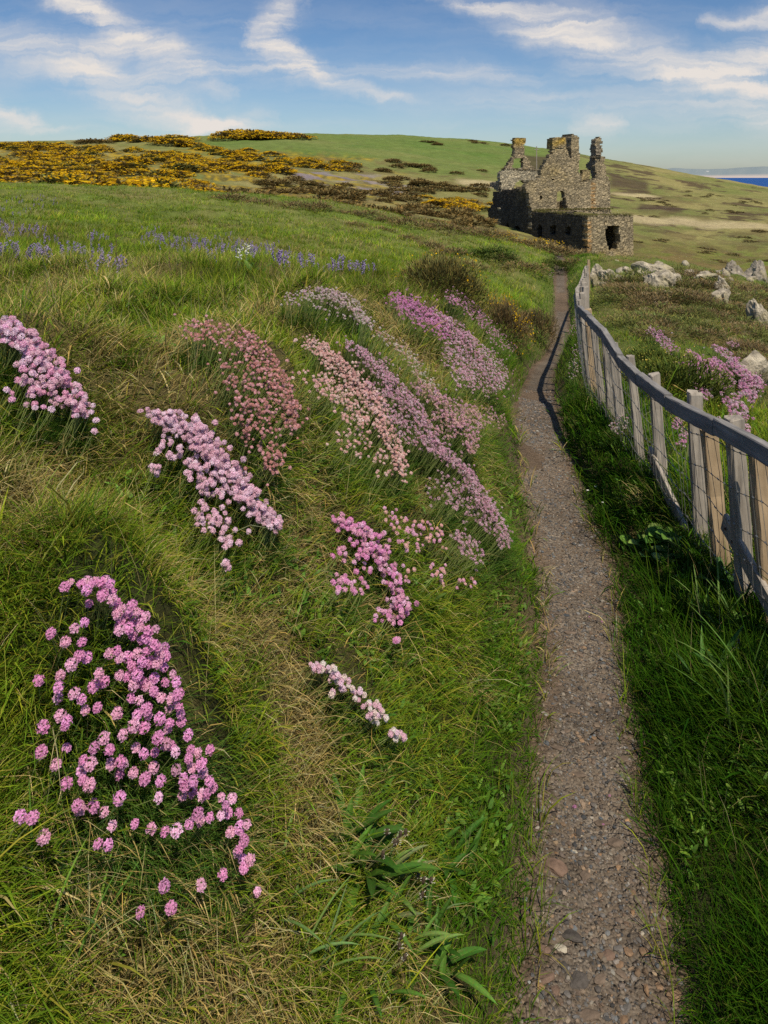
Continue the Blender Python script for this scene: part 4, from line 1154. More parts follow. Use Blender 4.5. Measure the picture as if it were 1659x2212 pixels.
def build_thrift(c, idx):
    root = empty('thrift_clump'); tag(root, c['label'], 'thrift clump', 'thrift clumps')
    if 'heads' in c: tgt = np.array(c['heads'], float)
    else:
        L = []
        for (px, py, rx, ry, rot, n) in c['blobs']:
            m = int(n * (1.8 if c['hr'] > .01 and rx * ry < 1 else 2.0 if c['n'] in ('edge', 'round', 'small', 'strip', 'loose') else 2.9)); a = rng.uniform(0, 6.283, m); q = np.where(rng.random(m) < .22, np.abs(rng.normal(.9, .55, m)), np.sqrt(rng.random(m)) * 1.1)
            u, v = rx * q * np.cos(a), ry * q * np.sin(a); th = math.radians(rot)
            L.append(np.stack([px + u * math.cos(th) - v * math.sin(th), py + u * math.sin(th) + v * math.cos(th)], 1))
        tgt = np.concatenate(L)
    n = len(tgt)
    st = c['st'] * .85 * rng.uniform(.75, 1.2, n)
    d0 = ray(tgt[:, 0], tgt[:, 1] + 14, .6, 45)
    d0 = np.where(np.isfinite(d0), d0, np.nanmedian(d0))
    off = np.zeros_like(tgt); off[:, 1] = F * st * .8 / d0
    base = head = dirn = None
    for it in range(3):
        dd = ray(tgt[:, 0] + off[:, 0], tgt[:, 1] + off[:, 1], .6, 45)
        ok = np.isfinite(dd); dd = np.where(ok, dd, d0)
        bx = (tgt[:, 0] + off[:, 0] - CX) / F * dd
        bz = H(bx, dd)
        e = .05
        gx = (H(bx + e, dd) - H(bx - e, dd)) / (2 * e); gy = (H(bx, dd + e) - H(bx, dd - e)) / (2 * e)
        nr = np.stack([-gx, -gy, np.ones(n)], 1); nr /= np.linalg.norm(nr, axis=1)[:, None]
        if it == 0: jit = rng.normal(0, .16, (n, 3))
        dirn = nr * .62 + np.array([.12, -.05, .62]) + jit; dirn /= np.linalg.norm(dirn, axis=1)[:, None]
        base = np.stack([bx, dd, bz], 1); head = base + dirn * st[:, None]
        hx = CX + head[:, 0] / head[:, 1] * F; hy = HOR - (head[:, 2] - CAMZ) / head[:, 1] * F
        good = ok
        off[:, 0] += np.clip(tgt[:, 0] - hx, -60, 60) * .8; off[:, 1] += np.clip(tgt[:, 1] - hy, -60, 60) * .8
    med = np.median(head[good, 1]); good &= (np.abs(head[:, 1] - med) < .45 * med)
    base, head, dirn, st = base[good], head[good], dirn[good], st[good]; n = len(base)
    root.location = tuple(base.mean(0)); rl = np.array(root.location)
    dist = np.linalg.norm(head - np.array([0, 0, CAMZ]), axis=1)
    near = med < 2.6
    hr = c['hr'] * (.71 if 'heads' in c else .62 if med < 2.6 else .60) * rng.uniform(.78, 1.18, n)
    NV = 5 if near else 4
    temps = []
    for k in range(NV):
        cc = np.array(c['cols'][k % 2]) * (1 + .06 * (k - 1)); tip = np.clip(cc * np.array([1.06, 1.25, 1.12]) + .03, 0, .95)
        temps.append(head_geo(26 if near else 11, 4 if near else 3, np.clip(cc, 0, .95), tip, idx * 10 + k, True))
    sV, sQ, sC = stem_mesh()
    order = np.argsort(dist); big = F * 1.2 * c['hr'] / med > 4.2     # heads large enough in the picture to tell apart
    indiv = order[:100] if (big or n <= 100) else order[:0]
    rest = np.setdiff1d(order, indiv)
    R = frame_from(dirn + rng.normal(0, .2, dirn.shape) + np.array([.1, -.12, .1]))
    hm = [mesh_np('flower', t[0], t[1], t[2], t[3], [M_PETAL]) for t in temps]
    sm = mesh_np('stem', sV * np.array([1, 1, 1]), sQ, None, sC, [M_STEM])
    Rs = frame_from(dirn)
    for i in indiv:
        o = bpy.data.objects.new('flower', hm[i % NV]); col.objects.link(o); o.parent = root
        M = Matrix.Translation(Vector(head[i] - rl)) @ Matrix(R[i].tolist()).to_4x4() @ Matrix.Scale(hr[i], 4)
        o.matrix_basis = M
        if near or n < 110:
            s_ = bpy.data.objects.new('stem', sm); col.objects.link(s_); s_.parent = o
            W = Matrix.Translation(Vector(head[i] - rl)) @ Matrix(Rs[i].tolist()).to_4x4() @ Matrix.Diagonal((.00065 + .00008 * med, .00065 + .00008 * med, st[i] * 1.04, 1))
            # the curve of the stem is drawn in stem radii, so widen it back
            s_.matrix_basis = M.inverted() @ W
    # remaining heads (and their stems) as one part each
    if len(rest):
        mb = MB()
        for k in range(NV):
            ids = rest[(rest % NV) == k]
            if not len(ids): continue
            t = temps[k]; m = len(ids)
            V = head[ids][:, None] + hr[ids][:, None, None] * np.einsum('nij,kj->nki', R[ids], t[0])
            o_ = (np.arange(m) * len(t[0]))[:, None, None]
            Cc = np.clip(t[3][None] * (1 + rng.normal(0, .12, (m, 1, 1))), 0, .95)
            mb.add(V.reshape(-1, 3), (t[1][None] + o_).reshape(-1, 4), (t[2][None] + o_).reshape(-1, 3), Cc.reshape(-1, 3))
        fo = mb.build('flower_heads', M_PETAL, root, False, rl)
        fo.location = (0, 0, 0)
        tag(fo, kind='stuff')
    no_stem = rest if (near or n < 110) else order
    if len(no_stem):
        m = len(no_stem); w = .0005 + .0001 * med
        V = head[no_stem][:, None] + np.einsum('nij,nkj->nki', Rs[no_stem], sV[None] * np.stack([np.full(m, w), np.full(m, w), st[no_stem] * 1.04], 1)[:, None])
        o_ = (np.arange(m) * len(sV))[:, None, None]
        so_ = obj('stems', mesh_np('stems', (V - rl).reshape(-1, 3), (sQ[None] + o_).reshape(-1, 4), None, np.tile(sC, (m, 1)), [M_STEM]), root)
        tag(so_, kind='stuff')
    # cushion of narrow dark leaves
    m = int(c['leaf'] * 1.5)
    L = []
    bl = c['blobs']; area = np.array([b[2] * b[3] for b in bl], float); area /= area.sum()
    ch = rng.choice(len(bl), m, p=area)
    B = np.array([b[:5] for b in bl], float)[ch]
    a = rng.uniform(0, 6.283, m); q = np.sqrt(rng.random(m)) * 1.18
    u, v = B[:, 2] * q * np.cos(a), B[:, 3] * q * np.sin(a); th = np.radians(B[:, 4])
    px = B[:, 0] + u * np.cos(th) - v * np.sin(th); py = B[:, 1] + u * np.sin(th) + v * np.cos(th) + F * c['st'] * .75 / med + rng.uniform(-.1, .55, m) * B[:, 3]
    dd = ray(px, py, .6, 45); ok = np.isfinite(dd) & (np.abs(dd - med) < .4 * med)
    dd = dd[ok]; x = (px[ok] - CX) / F * dd; m = len(dd)
    x = x + rng.normal(0, .012, m); dd = dd + rng.normal(0, .02, m)
    e = .05
    gx = (H(x + e, dd) - H(x - e, dd)) / (2 * e); gy = (H(x, dd + e) - H(x, dd - e)) / (2 * e)
    az = np.arctan2(-gy, -gx) + rng.normal(0, .8, m); sl = np.arctan(np.hypot(gx, gy))
    c1 = hsv_jit(np.array([[.075, .17, .03]]) * np.ones((m, 1)) + rng.random((m, 1)) * np.array([.09, .13, .015]), .2)
    k = np.clip(med / 2.2, 1, 2.6)
    V, Q, T, C = blades_geo(np.stack([x, dd, H(x, dd) - .004], 1) - rl, rng.uniform(.035, .085, m) * (c['st'] / .12) * np.clip(k, 1, 1.3), rng.uniform(.0011, .0019, m) * k, az, sl * .6 + np.abs(rng.normal(.15, .2, m)), rng.uniform(.1, .7, m), c1 * .35, c1, 3)
    obj('leaf_cushion', mesh_np('leaf_cushion', V, Q, T, C, [M_GRASS]), root)


build_ground(); build_path(); build_gravel(); build_stones()
build_grass()
for i, c in enumerate(CLUMPS): build_thrift(c, i)
# ------------------------------------------------------------------ fence
import bmesh


def box_geo(sx, sy, sz, seed=0, nz=6, jit=.0, bevel=.006):
    """upright timber: base at z=0, grain along z, slightly worn edges"""
    r = np.random.default_rng(seed)
    hx, hy = sx / 2, sy / 2; b = min(bevel, hx * .4)
    prof = np.array([(-hx + b, -hy), (hx - b, -hy), (hx, -hy + b), (hx, hy - b), (hx - b, hy), (-hx + b, hy), (-hx, hy - b), (-hx, -hy + b)])
    zs = np.concatenate([np.linspace(0, sz - b, nz), [sz]])
    V = []
    for k, z in enumerate(zs):
        sc = 1 if k < nz else .9
        V.append(np.column_stack([prof * sc + r.normal(0, jit, prof.shape), np.full(8, z) + (r.normal(0, jit * 1.5, 8) if k >= nz - 1 else 0)]))
    V = np.vstack(V); Q = []
    for k in range(len(zs) - 1):
        for i in range(8):
            j = (i + 1) % 8; Q.append((k * 8 + i, k * 8 + j, (k + 1) * 8 + j, (k + 1) * 8 + i))
    m = (len(zs) - 1) * 8
    Q += [(m, m + 1, m + 2, m + 3), (m, m + 3, m + 4, m + 7), (m + 4, m + 5, m + 6, m + 7)]
    return V, Q


RAILP = [(.8, 1.195, .90), (1.5, 1.205, .895)]
for _px, _py in [(1659, 950), (1600, 925), (1540, 903), (1480, 880), (1430, 845), (1390, 815), (1360, 787), (1330, 757), (1310, 728), (1297, 700)]:
    _d = 3.0
    for _ in range(60): _d = .5 * _d + .5 * float(fence_x(np.array([_d]))[0] - .112) * F / (_px - CX)
    RAILP.append((_d, (_px - CX) / F * _d, CAMZ - (_py - HOR) / F * _d))
RAILP += [(5.3, 1.47, .70), (6.5, 1.77, .627), (8, 2.175, .42), (10, 2.78, .19), (13, 3.65, -.10), (16, 4.55, -.36)]
_rd = np.log([p[0] for p in RAILP])
def rail_x(d): return pchip(_rd, [p[1] for p in RAILP], np.log(d))
def rail_z(d): return pchip(_rd, [p[2] for p in RAILP], np.log(d))


def build_fence():
    root = empty('picket_fence', (1.33, 3.0, gz(1.33, 3.0)))
    tag(root, 'weathered timber fence with wire netting and a long bent top rail beside the path', 'fence')
    rl = np.array(root.location)
    # distance, width, top height (None: stops under the rail), kind
    posts = [(.95, .085, .90, 0), (1.35, .085, None, 1), (1.75, .085, .88, 0), (2.1, .08, .86, 0), (2.40, .08, None, 1), (2.575, .080, .833, 0), (2.77, .072, None, 1), (2.98, .072, .79, 0), (3.43, .066, .742, 0), (3.76, .056, .738, 0),
             (4.18, .062, .715, 0), (4.42, .075, .70, 0), (4.72, .055, .71, 0), (5.05, .075, .74, 2), (5.45, .06, .74, 0), (5.9, .06, .72, 0), (6.4, .07, .69, 0), (7.0, .06, .60, 0), (7.7, .06, .53, 0), (8.5, .07, .42, 0), (9.4, .06, .32, 0), (10.4, .07, .21, 0), (11.6, .06, .09, 0), (13, .07, -.02, 0), (14.4, .06, -.15, 0), (16, .08, -.22, 2)]
    for i, (d, w, zt, k) in enumerate(posts):
        x = float(fence_x(np.array([d]))[0]); zb = gz(x, d) - .12
        top = zt if zt is not None else float(rail_z(np.array([d]))[0]) - .055 - .004
        h = top - zb
        V, Q = box_geo(w * .76 * rng.uniform(.92, 1.1), w * .5, h, 40 + i, 9, .0022)
        o = obj('post', mesh_np('post', V, Q, None, None, [M_FRESH if k else M_WOOD]), root)
        lean = -.062 / max(h, .3) * (1 if d < 6 else .4) + rng.normal(0, .02)
        o.location = (x - rl[0], d - rl[1], zb - rl[2]); o.rotation_euler = (rng.normal(0, .025), lean, rng.normal(0, .16))
        if k: tag(o, 'fresher tan coloured board' if k == 1 else 'tan topped post')
    # rails: boards butted end to end
    cuts = [.8, 1.75, 2.58, 3.06, 3.46, 3.80, 4.22, 4.72, 5.45, 6.4, 7.7, 9.4, 11.6, 13, 15.99]
    for i, (a, b) in enumerate(zip(cuts[:-1], cuts[1:])):
        d = np.exp(np.linspace(math.log(a), math.log(b) - .002, 14)); d = np.minimum(d, 16)
        ea, eb = np.array([a]), np.array([b]); fr_ = (d - a) / (b - a); x = rail_x(ea) * (1 - fr_) + rail_x(eb) * fr_; z = rail_z(ea) * (1 - fr_) + rail_z(eb) * fr_ + .006 * (i % 2)
        t = np.stack([np.gradient(x), np.gradient(d)], 1); t /= np.linalg.norm(t, axis=1)[:, None] + 1e-9
        nx = np.stack([t[:, 1], -t[:, 0]], 1)
        hh, tt, bv = .060, .036, .0028
        prof = [(-tt / 2, -hh + bv), (-tt / 2 + bv, -hh), (tt / 2 - bv, -hh), (tt / 2, -hh + bv), (tt / 2, -bv), (tt / 2 - bv, 0), (-tt / 2 + bv, 0), (-tt / 2, -bv)]
        # the board is modelled lying along its own z so that the grain runs along it
        ctr = np.array([x.mean(), d.mean(), z.mean()])
        ax = np.array([x[-1] - x[0], d[-1] - d[0], z[-1] - z[0]]); ax /= np.linalg.norm(ax)
        R = Vector(ax).to_track_quat('Z', 'Y').to_matrix(); Rm = np.array(R)
        V = []
        for k in range(len(d)):
            for (u, v) in prof:
                V.append((x[k] + nx[k, 0] * u, d[k] + nx[k, 1] * u, z[k] + v + rng.normal(0, .0012)))
        V = (np.array(V) - ctr) @ Rm
        Q = []
        for k in range(len(d) - 1):
            for j in range(8):
                j2 = (j + 1) % 8; Q.append((k * 8 + j, k * 8 + j2, (k + 1) * 8 + j2, (k + 1) * 8 + j))
        m = (len(d) - 1) * 8
        Q += [(3, 2, 1, 0), (7, 4, 3, 0), (7, 6, 5, 4), (m, m + 1, m + 2, m + 3), (m, m + 3, m + 4, m + 7), (m + 4, m + 5, m + 6, m + 7)]
        o = obj('rail', mesh_np('rail', V, Q, None, None, [M_RAIL if i < 8 else M_WOOD]), root)  # far boards use paler wood, painting in the sunlight on them
        o.location = ctr - rl; o.rotation_euler = R.to_euler()
    # low slanting boards
    for i, (d0, z0, d1, z1) in enumerate([(2.66, .40, 2.12, .20), (3.50, .33, 3.02, .16)]):
        p0 = np.array([float(fence_x(np.array([d0]))[0]) - .048, d0, z0]); p1 = np.array([float(fence_x(np.array([d1]))[0]) - .048, d1, z1])
        L = np.linalg.norm(p1 - p0); V, Q = box_geo(.018, .075, L, 90 + i, 5, .001)
        o = obj('brace', mesh_np('brace', V, Q, None, None, [M_WOOD]), root)
        ax = Vector((p1 - p0) / L); zx = ax; xx = Vector((-1, .05, 0)); yy = zx.cross(xx).normalized(); xx = yy.cross(zx)
        o.rotation_euler = Matrix((xx, yy, zx)).transposed().to_euler(); o.location = p0 - rl
        mb = MB()
        for q in (.06, .16):
            c = p0 + (p1 - p0) * q + np.array([-.012, 0, 0])
            mb.tube([c, c + np.array([-.004, 0, 0])], [.006, .005], 8, np.array([.1, .05, .03]))
        nb = mb.build('nail', M_NAIL, o); nb.matrix_parent_inverse = (o.matrix_basis).inverted() @ Matrix.Translation(-Vector(rl))
        tag(nb, kind='stuff')
    # wire netting
    mb = MB()
    dd = []; q = .85
    while q < 9: dd.append(q); q += .052 * (1 if q < 4.6 else 1.25) * rng.uniform(.92, 1.08)
    dd = np.array(dd)
    fx = fence_x(dd) - .052
    zb = np.array([gz(x, y) for x, y in zip(fx, dd)]) + .0; zt = rail_z(dd) - .075
    lean = -.075
    HORZ = [0.0, .18, .36, .54, .74, 1.0]
    sag = lambda y, k: .010 * np.sin(y * 5.1 + k * 2) + .008 * np.sin(y * 13 + k)
    for i, y in enumerate(dd):
        t = np.linspace(0, 1, 6)
        pts = np.stack([fx[i] + lean * t * .8 + .004 * np.sin(t * 7 + i), y + .010 * np.sin(t * 5 + i * 1.7) + rng.normal(0, .004) * t, zb[i] + (zt[i] - zb[i]) * t], 1)
        mb.tube(pts, .0011 * (1 if y < 4 else 1.25), 3, cap=False)
    for k, hq in enumerate(HORZ):
        yy = np.linspace(dd[0], dd[-1], 160)
        x = np.interp(yy, dd, fx) + lean * hq * .8; z = np.interp(yy, dd, zb) * (1 - hq) + np.interp(yy, dd, zt) * hq + sag(yy, k)
        mb.tube(np.stack([x - .001, yy, z], 1), .0016, 3, cap=False)
        for i, y in enumerate(dd):          # knots
            c = np.array([fx[i] + lean * hq * .8, y, zb[i] * (1 - hq) + zt[i] * hq + sag(y, k)])
            mb.tube([c + [-.001, -.005, 0], c + [-.001, .005, .001]], .0034, 4)
    wn = mb.build('wire_netting', M_WIRE, root, False, rl); wn.location = (0, 0, 0)


# ------------------------------------------------------------------ the ruined castle
ZS = 1659 / 630.0


def zpx(X, Y):
    return (1930 + X / ZS) / 1.8518, (520 + Y / ZS) / 1.8518


D0 = 70.0; TH = math.radians(17)
EB = np.array([math.cos(TH), math.sin(TH)]); EA = np.array([-math.sin(TH), math.cos(TH)])
CP0 = np.array([(zpx(1108, 900)[0] - CX) / F * D0, D0])


def on_front(v, X, Y):
    """point (u, z) on the wall plane that runs with EB at depth v, seen at crop position X, Y"""
    px, py = zpx(X, Y); a = (px - CX) / F
    bx = CP0 + v * EA
    u = (a * bx[1] - bx[0]) / (EB[0] - a * EB[1])
    d = bx[1] + u * EB[1]
    return u, CAMZ - (py - HOR) / F * d


def on_side(u, X, Y):
    px, py = zpx(X, Y); a = (px - CX) / F
    bx = CP0 + u * EB
    v = (a * bx[1] - bx[0]) / (EA[0] - a * EA[1])
    d = bx[1] + v * EA[1]
    return v, CAMZ - (py - HOR) / F * d


def inpoly(x, y, poly):
    c = np.zeros(x.shape, bool); n = len(poly)
    for i in range(n):
        x0, y0 = poly[i]; x1, y1 = poly[(i + 1) % n]
        if y0 == y1: continue
        t = (y0 > y) != (y1 > y)
        c ^= t & (x < (x1 - x0) * (y - y0) / (y1 - y0) + x0)
    return c


CBASE = None


def wall(name, parent, org, ax, nrm, poly, holes=(), thick=.7, cell=.17, seed=0, tint=(.30, .275, .23), lichen=(), quoins=(), rag=.10):
    """masonry wall of small stones: poly and holes are (along, height) outlines; nrm points out of the face"""
    r = np.random.default_rng(seed)
    P = np.array(poly); lo = P.min(0) - cell; hi = P.max(0) + cell
    nu, nz = int((hi[0] - lo[0]) / cell) + 1, int((hi[1] - lo[1]) / cell) + 1
    U, Z = np.meshgrid(lo[0] + (np.arange(nu) + .5) * cell, lo[1] + (np.arange(nz) + .5) * cell, indexing='ij')
    ju = U + rag * 2.2 * fbm(Z * 2.1 + seed, U * 1.1, 3, seed + 3); jz = Z + rag * 2.2 * fbm(U * 2.1 - seed, Z * 1.3, 3, seed + 8)
    keep = inpoly(ju, jz, poly)
    for h in holes: keep &= ~inpoly(U + rag * .8 * fbm(Z * 3, U * 2 + 9, 2, seed), Z + rag * .8 * fbm(U * 3, Z * 2, 2, seed + 1), h)
    gu, gv = np.meshgrid(lo[0] + np.arange(nu + 1) * cell, lo[1] + np.arange(nz + 1) * cell, indexing='ij')
    jit = cell * .16
    gu = gu + r.normal(0, jit, gu.shape); gv = gv + r.normal(0, jit, gv.shape)
    front = r.normal(0, .018, gu.shape); back = -thick + r.normal(0, .04, gu.shape)
    org = np.asarray(org, float); ax = np.asarray(ax, float); nrm = np.asarray(nrm, float)
    def pos(depth): return np.stack([org[0] + ax[0] * gu + nrm[0] * depth, org[1] + ax[1] * gu + nrm[1] * depth, gv], -1)
    VF, VB = pos(front), pos(back)
    nn = (nu + 1) * (nz + 1)
    V = np.vstack([VF.reshape(-1, 3), VB.reshape(-1, 3)])
    idx = lambda i, j: i * (nz + 1) + j
    I, J = np.nonzero(keep)
    flip = (ax[0] * nrm[1] - ax[1] * nrm[0]) > 0
    a, b, c, d = idx(I, J), idx(I + 1, J), idx(I + 1, J + 1), idx(I, J + 1)
    F1 = np.stack([a, b, c, d], 1); B1 = np.stack([d, c, b, a], 1) + nn
    Qs = [F1, B1]
    kp = np.pad(keep, 1)
    for (di, dj, e0, e1) in ((-1, 0, (0, 0), (0, 1)), (1, 0, (1, 1), (1, 0)), (0, -1, (1, 0), (0, 0)), (0, 1, (0, 1), (1, 1))):
        m = keep & ~kp[1 + di:1 + di + nu, 1 + dj:1 + dj + nz]
        i, j = np.nonzero(m)
        p, q = idx(i + e0[0], j + e0[1]), idx(i + e1[0], j + e1[1])
        Qs.append(np.stack([p, q, q + nn, p + nn], 1))
    Q = np.concatenate(Qs)
    if flip: Q = Q[:, ::-1]
    fu, fz = gu.ravel(), gv.ravel()
    C = np.array(tint) * (1 + .18 * fbm(fu * .7, fz * .7, 3, seed + 5) + r.normal(0, .05, nn))[:, None]
    n = np.clip(.5 + fbm(fu * .9, fz * .9, 3, seed + 6), 0, 1)
    for (u, z, ru, rz, k, lc) in lichen:
        w = np.exp(-((fu - u) / ru) ** 2 - ((fz - z) / rz) ** 2) * n * k
        w = np.clip(w, 0, .9)[:, None]; C = C * (1 - w) + np.array(lc) * w
    for (u0, u1, z0, z1, lc) in quoins:
        w = ((fu > u0) & (fu < u1) & (fz > z0) & (fz < z1) & (np.sin(fz * 14) > -.3)).astype(float)[:, None] * .75
        C = C * (1 - w) + np.array(lc) * w
    C = np.clip(np.vstack([C, C * .8]), .02, .9)
    used = np.unique(Q); rm = np.full(len(V), -1); rm[used] = np.arange(len(used))
    rl = np.array(parent.location) if parent.parent is None else np.array(parent.location) * 0 + ROOTLOC
    o = obj(name, mesh_np(name, V[used] - ROOTLOC, rm[Q], None, C[used], [M_WALL]), parent)
    return o


def turf_strip(name, parent, pts, width_dir, w0, w1, n, seed, colr=((.16, .14, .05), (.10, .11, .03)), L=(.12, .35)):
    """grass growing along a wall top: pts 3-D polyline"""
    r = np.random.default_rng(seed); pts = np.asarray(pts, float)
    seg = np.linalg.norm(np.diff(pts, axis=0), axis=1); cs = np.concatenate([[0], np.cumsum(seg)])
    t = r.random(n) * cs[-1]; P = np.stack([np.interp(t, cs, pts[:, k]) for k in range(3)], 1)
    w = r.uniform(w0, w1, n); P[:, :2] += np.asarray(width_dir)[None] * w[:, None]
    k = r.random((n, 1)); c = np.array(colr[0]) * k + np.array(colr[1]) * (1 - k)
    V, Q, T, C = blades_geo(P - ROOTLOC, r.uniform(L[0], L[1], n), r.uniform(.03, .07, n), r.uniform(0, 6.28, n), np.abs(r.normal(.4, .3, n)), r.uniform(.2, 1.2, n), c * .6, c * 1.5, 2)
    return obj(name, mesh_np(name, V, Q, T, C, [M_GRASS]), parent)


def build_castle():
    global ROOTLOC
    zg = -9.0
    v1 = on_side(0, 522, 862)[0]; v2 = on_side(0, 192, 620)[0]; v3 = on_side(0, 58, 900)[0]
    ROOTLOC = np.array([CP0[0], CP0[1], -7.0])
    root = empty('castle_ruin', tuple(ROOTLOC)); tag(root, 'roofless ruined stone castle with gables and chimney stacks at the end of the path', 'castle')
    nB = -EA; nA = -EB                       # outward faces: front, and the shaded long side
    at = lambda u, v: CP0 + u * EB + v * EA
    G = (.31, .27, .20); YL = (.38, .27, .06); OR = (.46, .28, .12)
    uB = on_front(0, 1588, 905)[0]; ztop = on_front(0, 1108, 908)[1]
    fr = lambda v, L: [on_front(v, *p) for p in L]
    sd = lambda u, L: [on_side(u, *p) for p in L]
    # front wing: sunlit end wall with its broken doorway
    hole = fr(0, [(1310, 1012), (1330, 1002), (1432, 1004), (1442, 1090), (1456, 1130), (1448, 1185), (1420, 1215), (1405, 1285), (1330, 1282), (1318, 1200), (1292, 1150), (1302, 1060)])
    wall('end_wall', root, at(0, 0), EB, nB, fr(0, [(1108, 910), (1200, 905), (1400, 900), (1588, 905)]) + [(uB, zg), (0, zg)], [hole], .9, seed=1, tint=G,
         quoins=[(-.1, .45, zg, ztop - .2, OR)], lichen=[(3, -6.3, 3, .6, .5, YL)], rag=.05)
    # long side in shade, with its row of small openings
    def slot(x, y, w, h): return sd(0, [(x - w / 2, y + h / 2), (x - w / 2, y - h / 3), (x, y - h / 2), (x + w / 2, y - h / 3), (x + w / 2, y + h / 2)])
    sl = [slot(165, 1062, 44, 110), slot(260, 1030, 40, 90), slot(362, 1080, 62, 150), slot(602, 1075, 50, 170), slot(742, 1050, 60, 100), slot(900, 1060, 60, 100)]
    pts = sd(0, [(1108, 908), (900, 888), (700, 872), (528, 862), (508, 760), (496, 650), (470, 622), (380, 618), (300, 630), (205, 628), (190, 660), (150, 648), (112, 655), (106, 790), (62, 828), (58, 900)])
    pts[0] = (.55, ztop)
    wall('side_wall', root, at(0, 0), EA, nA, pts + [(v3, zg), (.55, zg)], sl, .9, seed=2, tint=(.085, .078, .07), lichen=[(v1 + 2, 0, 2, 2, .5, (.20, .17, .06))])  # darker tint than the other walls: shade painted into the stone
    # wing: far side wall and turf covered vault
    wall('inner_wall', root, at(uB, 0), EA, EB, [(.95, zg), (.95, ztop - .1), (v1 - .05, ztop - .1), (v1 - .05, zg)], [], .9, seed=3, tint=G)
    mb = MB(); c = [at(.3, .3), at(uB - .3, .3), at(uB - .3, v1), at(.3, v1)]
    V = [(*p, ztop - .12) for p in c] + [(*p, ztop - .5) for p in c]
    mb.add(np.array(V) - ROOTLOC, Q=[(0, 1, 2, 3), (7, 6, 5, 4), (0, 4, 5, 1), (1, 5, 6, 2), (2, 6, 7, 3), (3, 7, 4, 0)], C=np.array([.13, .12, .045]))
    mb.build('roof_turf', M_GROUND, root)
    f0, f1 = at(0, -.02), at(uB, -.02)
    turf_strip('wall_grass', root, [(*at(.15, 0), ztop - .05), (*at(.15, v1), ztop - .1)], EB, -.2, .9, 1500, 3)
    turf_strip('wall_grass', root, [(*at(0, .2), ztop - .05), (*at(uB, .2), ztop - .05)], EA, -.3, 1.2, 1300, 4)
    # main gable
    win = fr(v1, [(785, 838), (786, 660), (800, 645), (850, 645), (868, 660), (882, 760), (890, 848)])
    hole2 = fr(v1, [(605, 738), (608, 694), (632, 690), (635, 730)]); h3 = fr(v1, [(730, 528), (735, 512), (758, 514), (758, 530)])
    gab = fr(v1, [(522, 862), (498, 700), (448, 592), (480, 548), (600, 520), (604, 470), (645, 400), (690, 305), (738, 205), (738, 95), (800, 80), (876, 74), (880, 190), (905, 255), (935, 305), (985, 390), (1030, 470), (1052, 545), (1140, 535), (1325, 530), (1350, 560), (1350, 862)])
    gr = on_front(v1, 1350, 862)[0]
    q = on_front(v1, 1140, 600)[0], on_front(v1, 1190, 600)[0]
    lic = [(*on_front(v1, 820, 125), 1.3, .7, 1.2, YL), (*on_front(v1, 800, 480), 2, 1.2, .5, (.33, .26, .11)), (*on_front(v1, 600, 560), 2, 2, .4, (.33, .27, .13))]
    wall('main_gable', root, at(0, v1), EB, nB, gab + [(gr, zg), (0.0, zg)], [win, hole2, h3], .8, seed=5, tint=G, lichen=lic, quoins=[(q[0], q[1], ztop, on_front(v1, 1160, 560)[1], OR)])
    turf_strip('wall_grass', root, [(*at(0.2, v1 - .15), ztop + .05), (*at(gr, v1 - .15), ztop + .05)], EA, -.5, .1, 900, 6)
    # dark side of the first stack and the big stack behind the gable
    def stack(name, v, L, depth, seed, lic):
        P = fr(v, L); u0 = min(p[0] for p in P); u1 = max(p[0] for p in P); z0 = min(p[1] for p in P); z1 = max(p[1] for p in P)
        s = wall(name, root, at(0, v), EB, nB, P, [], depth, seed=seed, tint=G, lichen=lic, rag=.05)
        return s
    stack('chimney_stack', v1 - .10, [(740, 200), (738, 92), (800, 78), (874, 74), (876, 170), (860, 190), (780, 190)], 1.3, 11, [(*on_front(v1, 820, 125), 1.3, .7, 1.6, YL)])
    vb = v1 + 2.6
    stack('chimney_stack', vb - 2.0, [(936, 330), (936, 60), (955, 42), (1000, 50), (1020, 75), (1020, 440), (985, 392)], 2.3, 12, [(*on_front(vb, 980, 120), 1.0, .8, 1.2, YL)])
    # the fin of wall still standing at the far right corner
    vf = v1 + 2.2
    P = fr(vf, [(1190, 530), (1188, 330), (1192, 115), (1210, 100), (1238, 82), (1262, 95), (1255, 200), (1248, 240), (1278, 300), (1282, 350), (1310, 440), (1330, 540)])
    wall('corner_fin', root, at(0, vf), EB, nB, P + [(P[-1][0], zg + 2), (P[0][0], zg + 2)], fr(vf, [(1215, 215), (1235, 212), (1238, 330), (1225, 320)]) and [fr(vf, [(1214, 218), (1236, 214), (1240, 330), (1224, 322)])], .8, seed=13, tint=G, rag=.14)
    uf = P[0][0]
    S = sd(uf, [(1190, 530), (1190, 112), (1140, 120), (1136, 200), (1142, 250), (1128, 320), (1095, 362), (1088, 400), (1128, 415), (1150, 500), (1160, 530)])
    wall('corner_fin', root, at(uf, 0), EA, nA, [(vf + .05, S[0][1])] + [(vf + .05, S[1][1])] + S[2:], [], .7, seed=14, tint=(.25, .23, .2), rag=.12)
    S2 = fr(v1 + .9, [(1042, 540), (1046, 415), (1062, 400), (1075, 420), (1100, 410), (1136, 440), (1140, 540)])
    wall('broken_wall', root, at(0, v1 + .9), EB, nB, S2, [], .6, seed=15, tint=(.33, .28, .17), rag=.12)
    # far gable on the left, with its ledge, window and arch
    arch = fr(v2, [(335, 640), (338, 565), (370, 538), (410, 532), (450, 545), (470, 572), (472, 640)])
    lowL = fr(v2, [(200, 640), (188, 500), (205, 425), (250, 405), (420, 410), (600, 425), (640, 470)])
    ue = on_front(v2, 660, 640)[0]
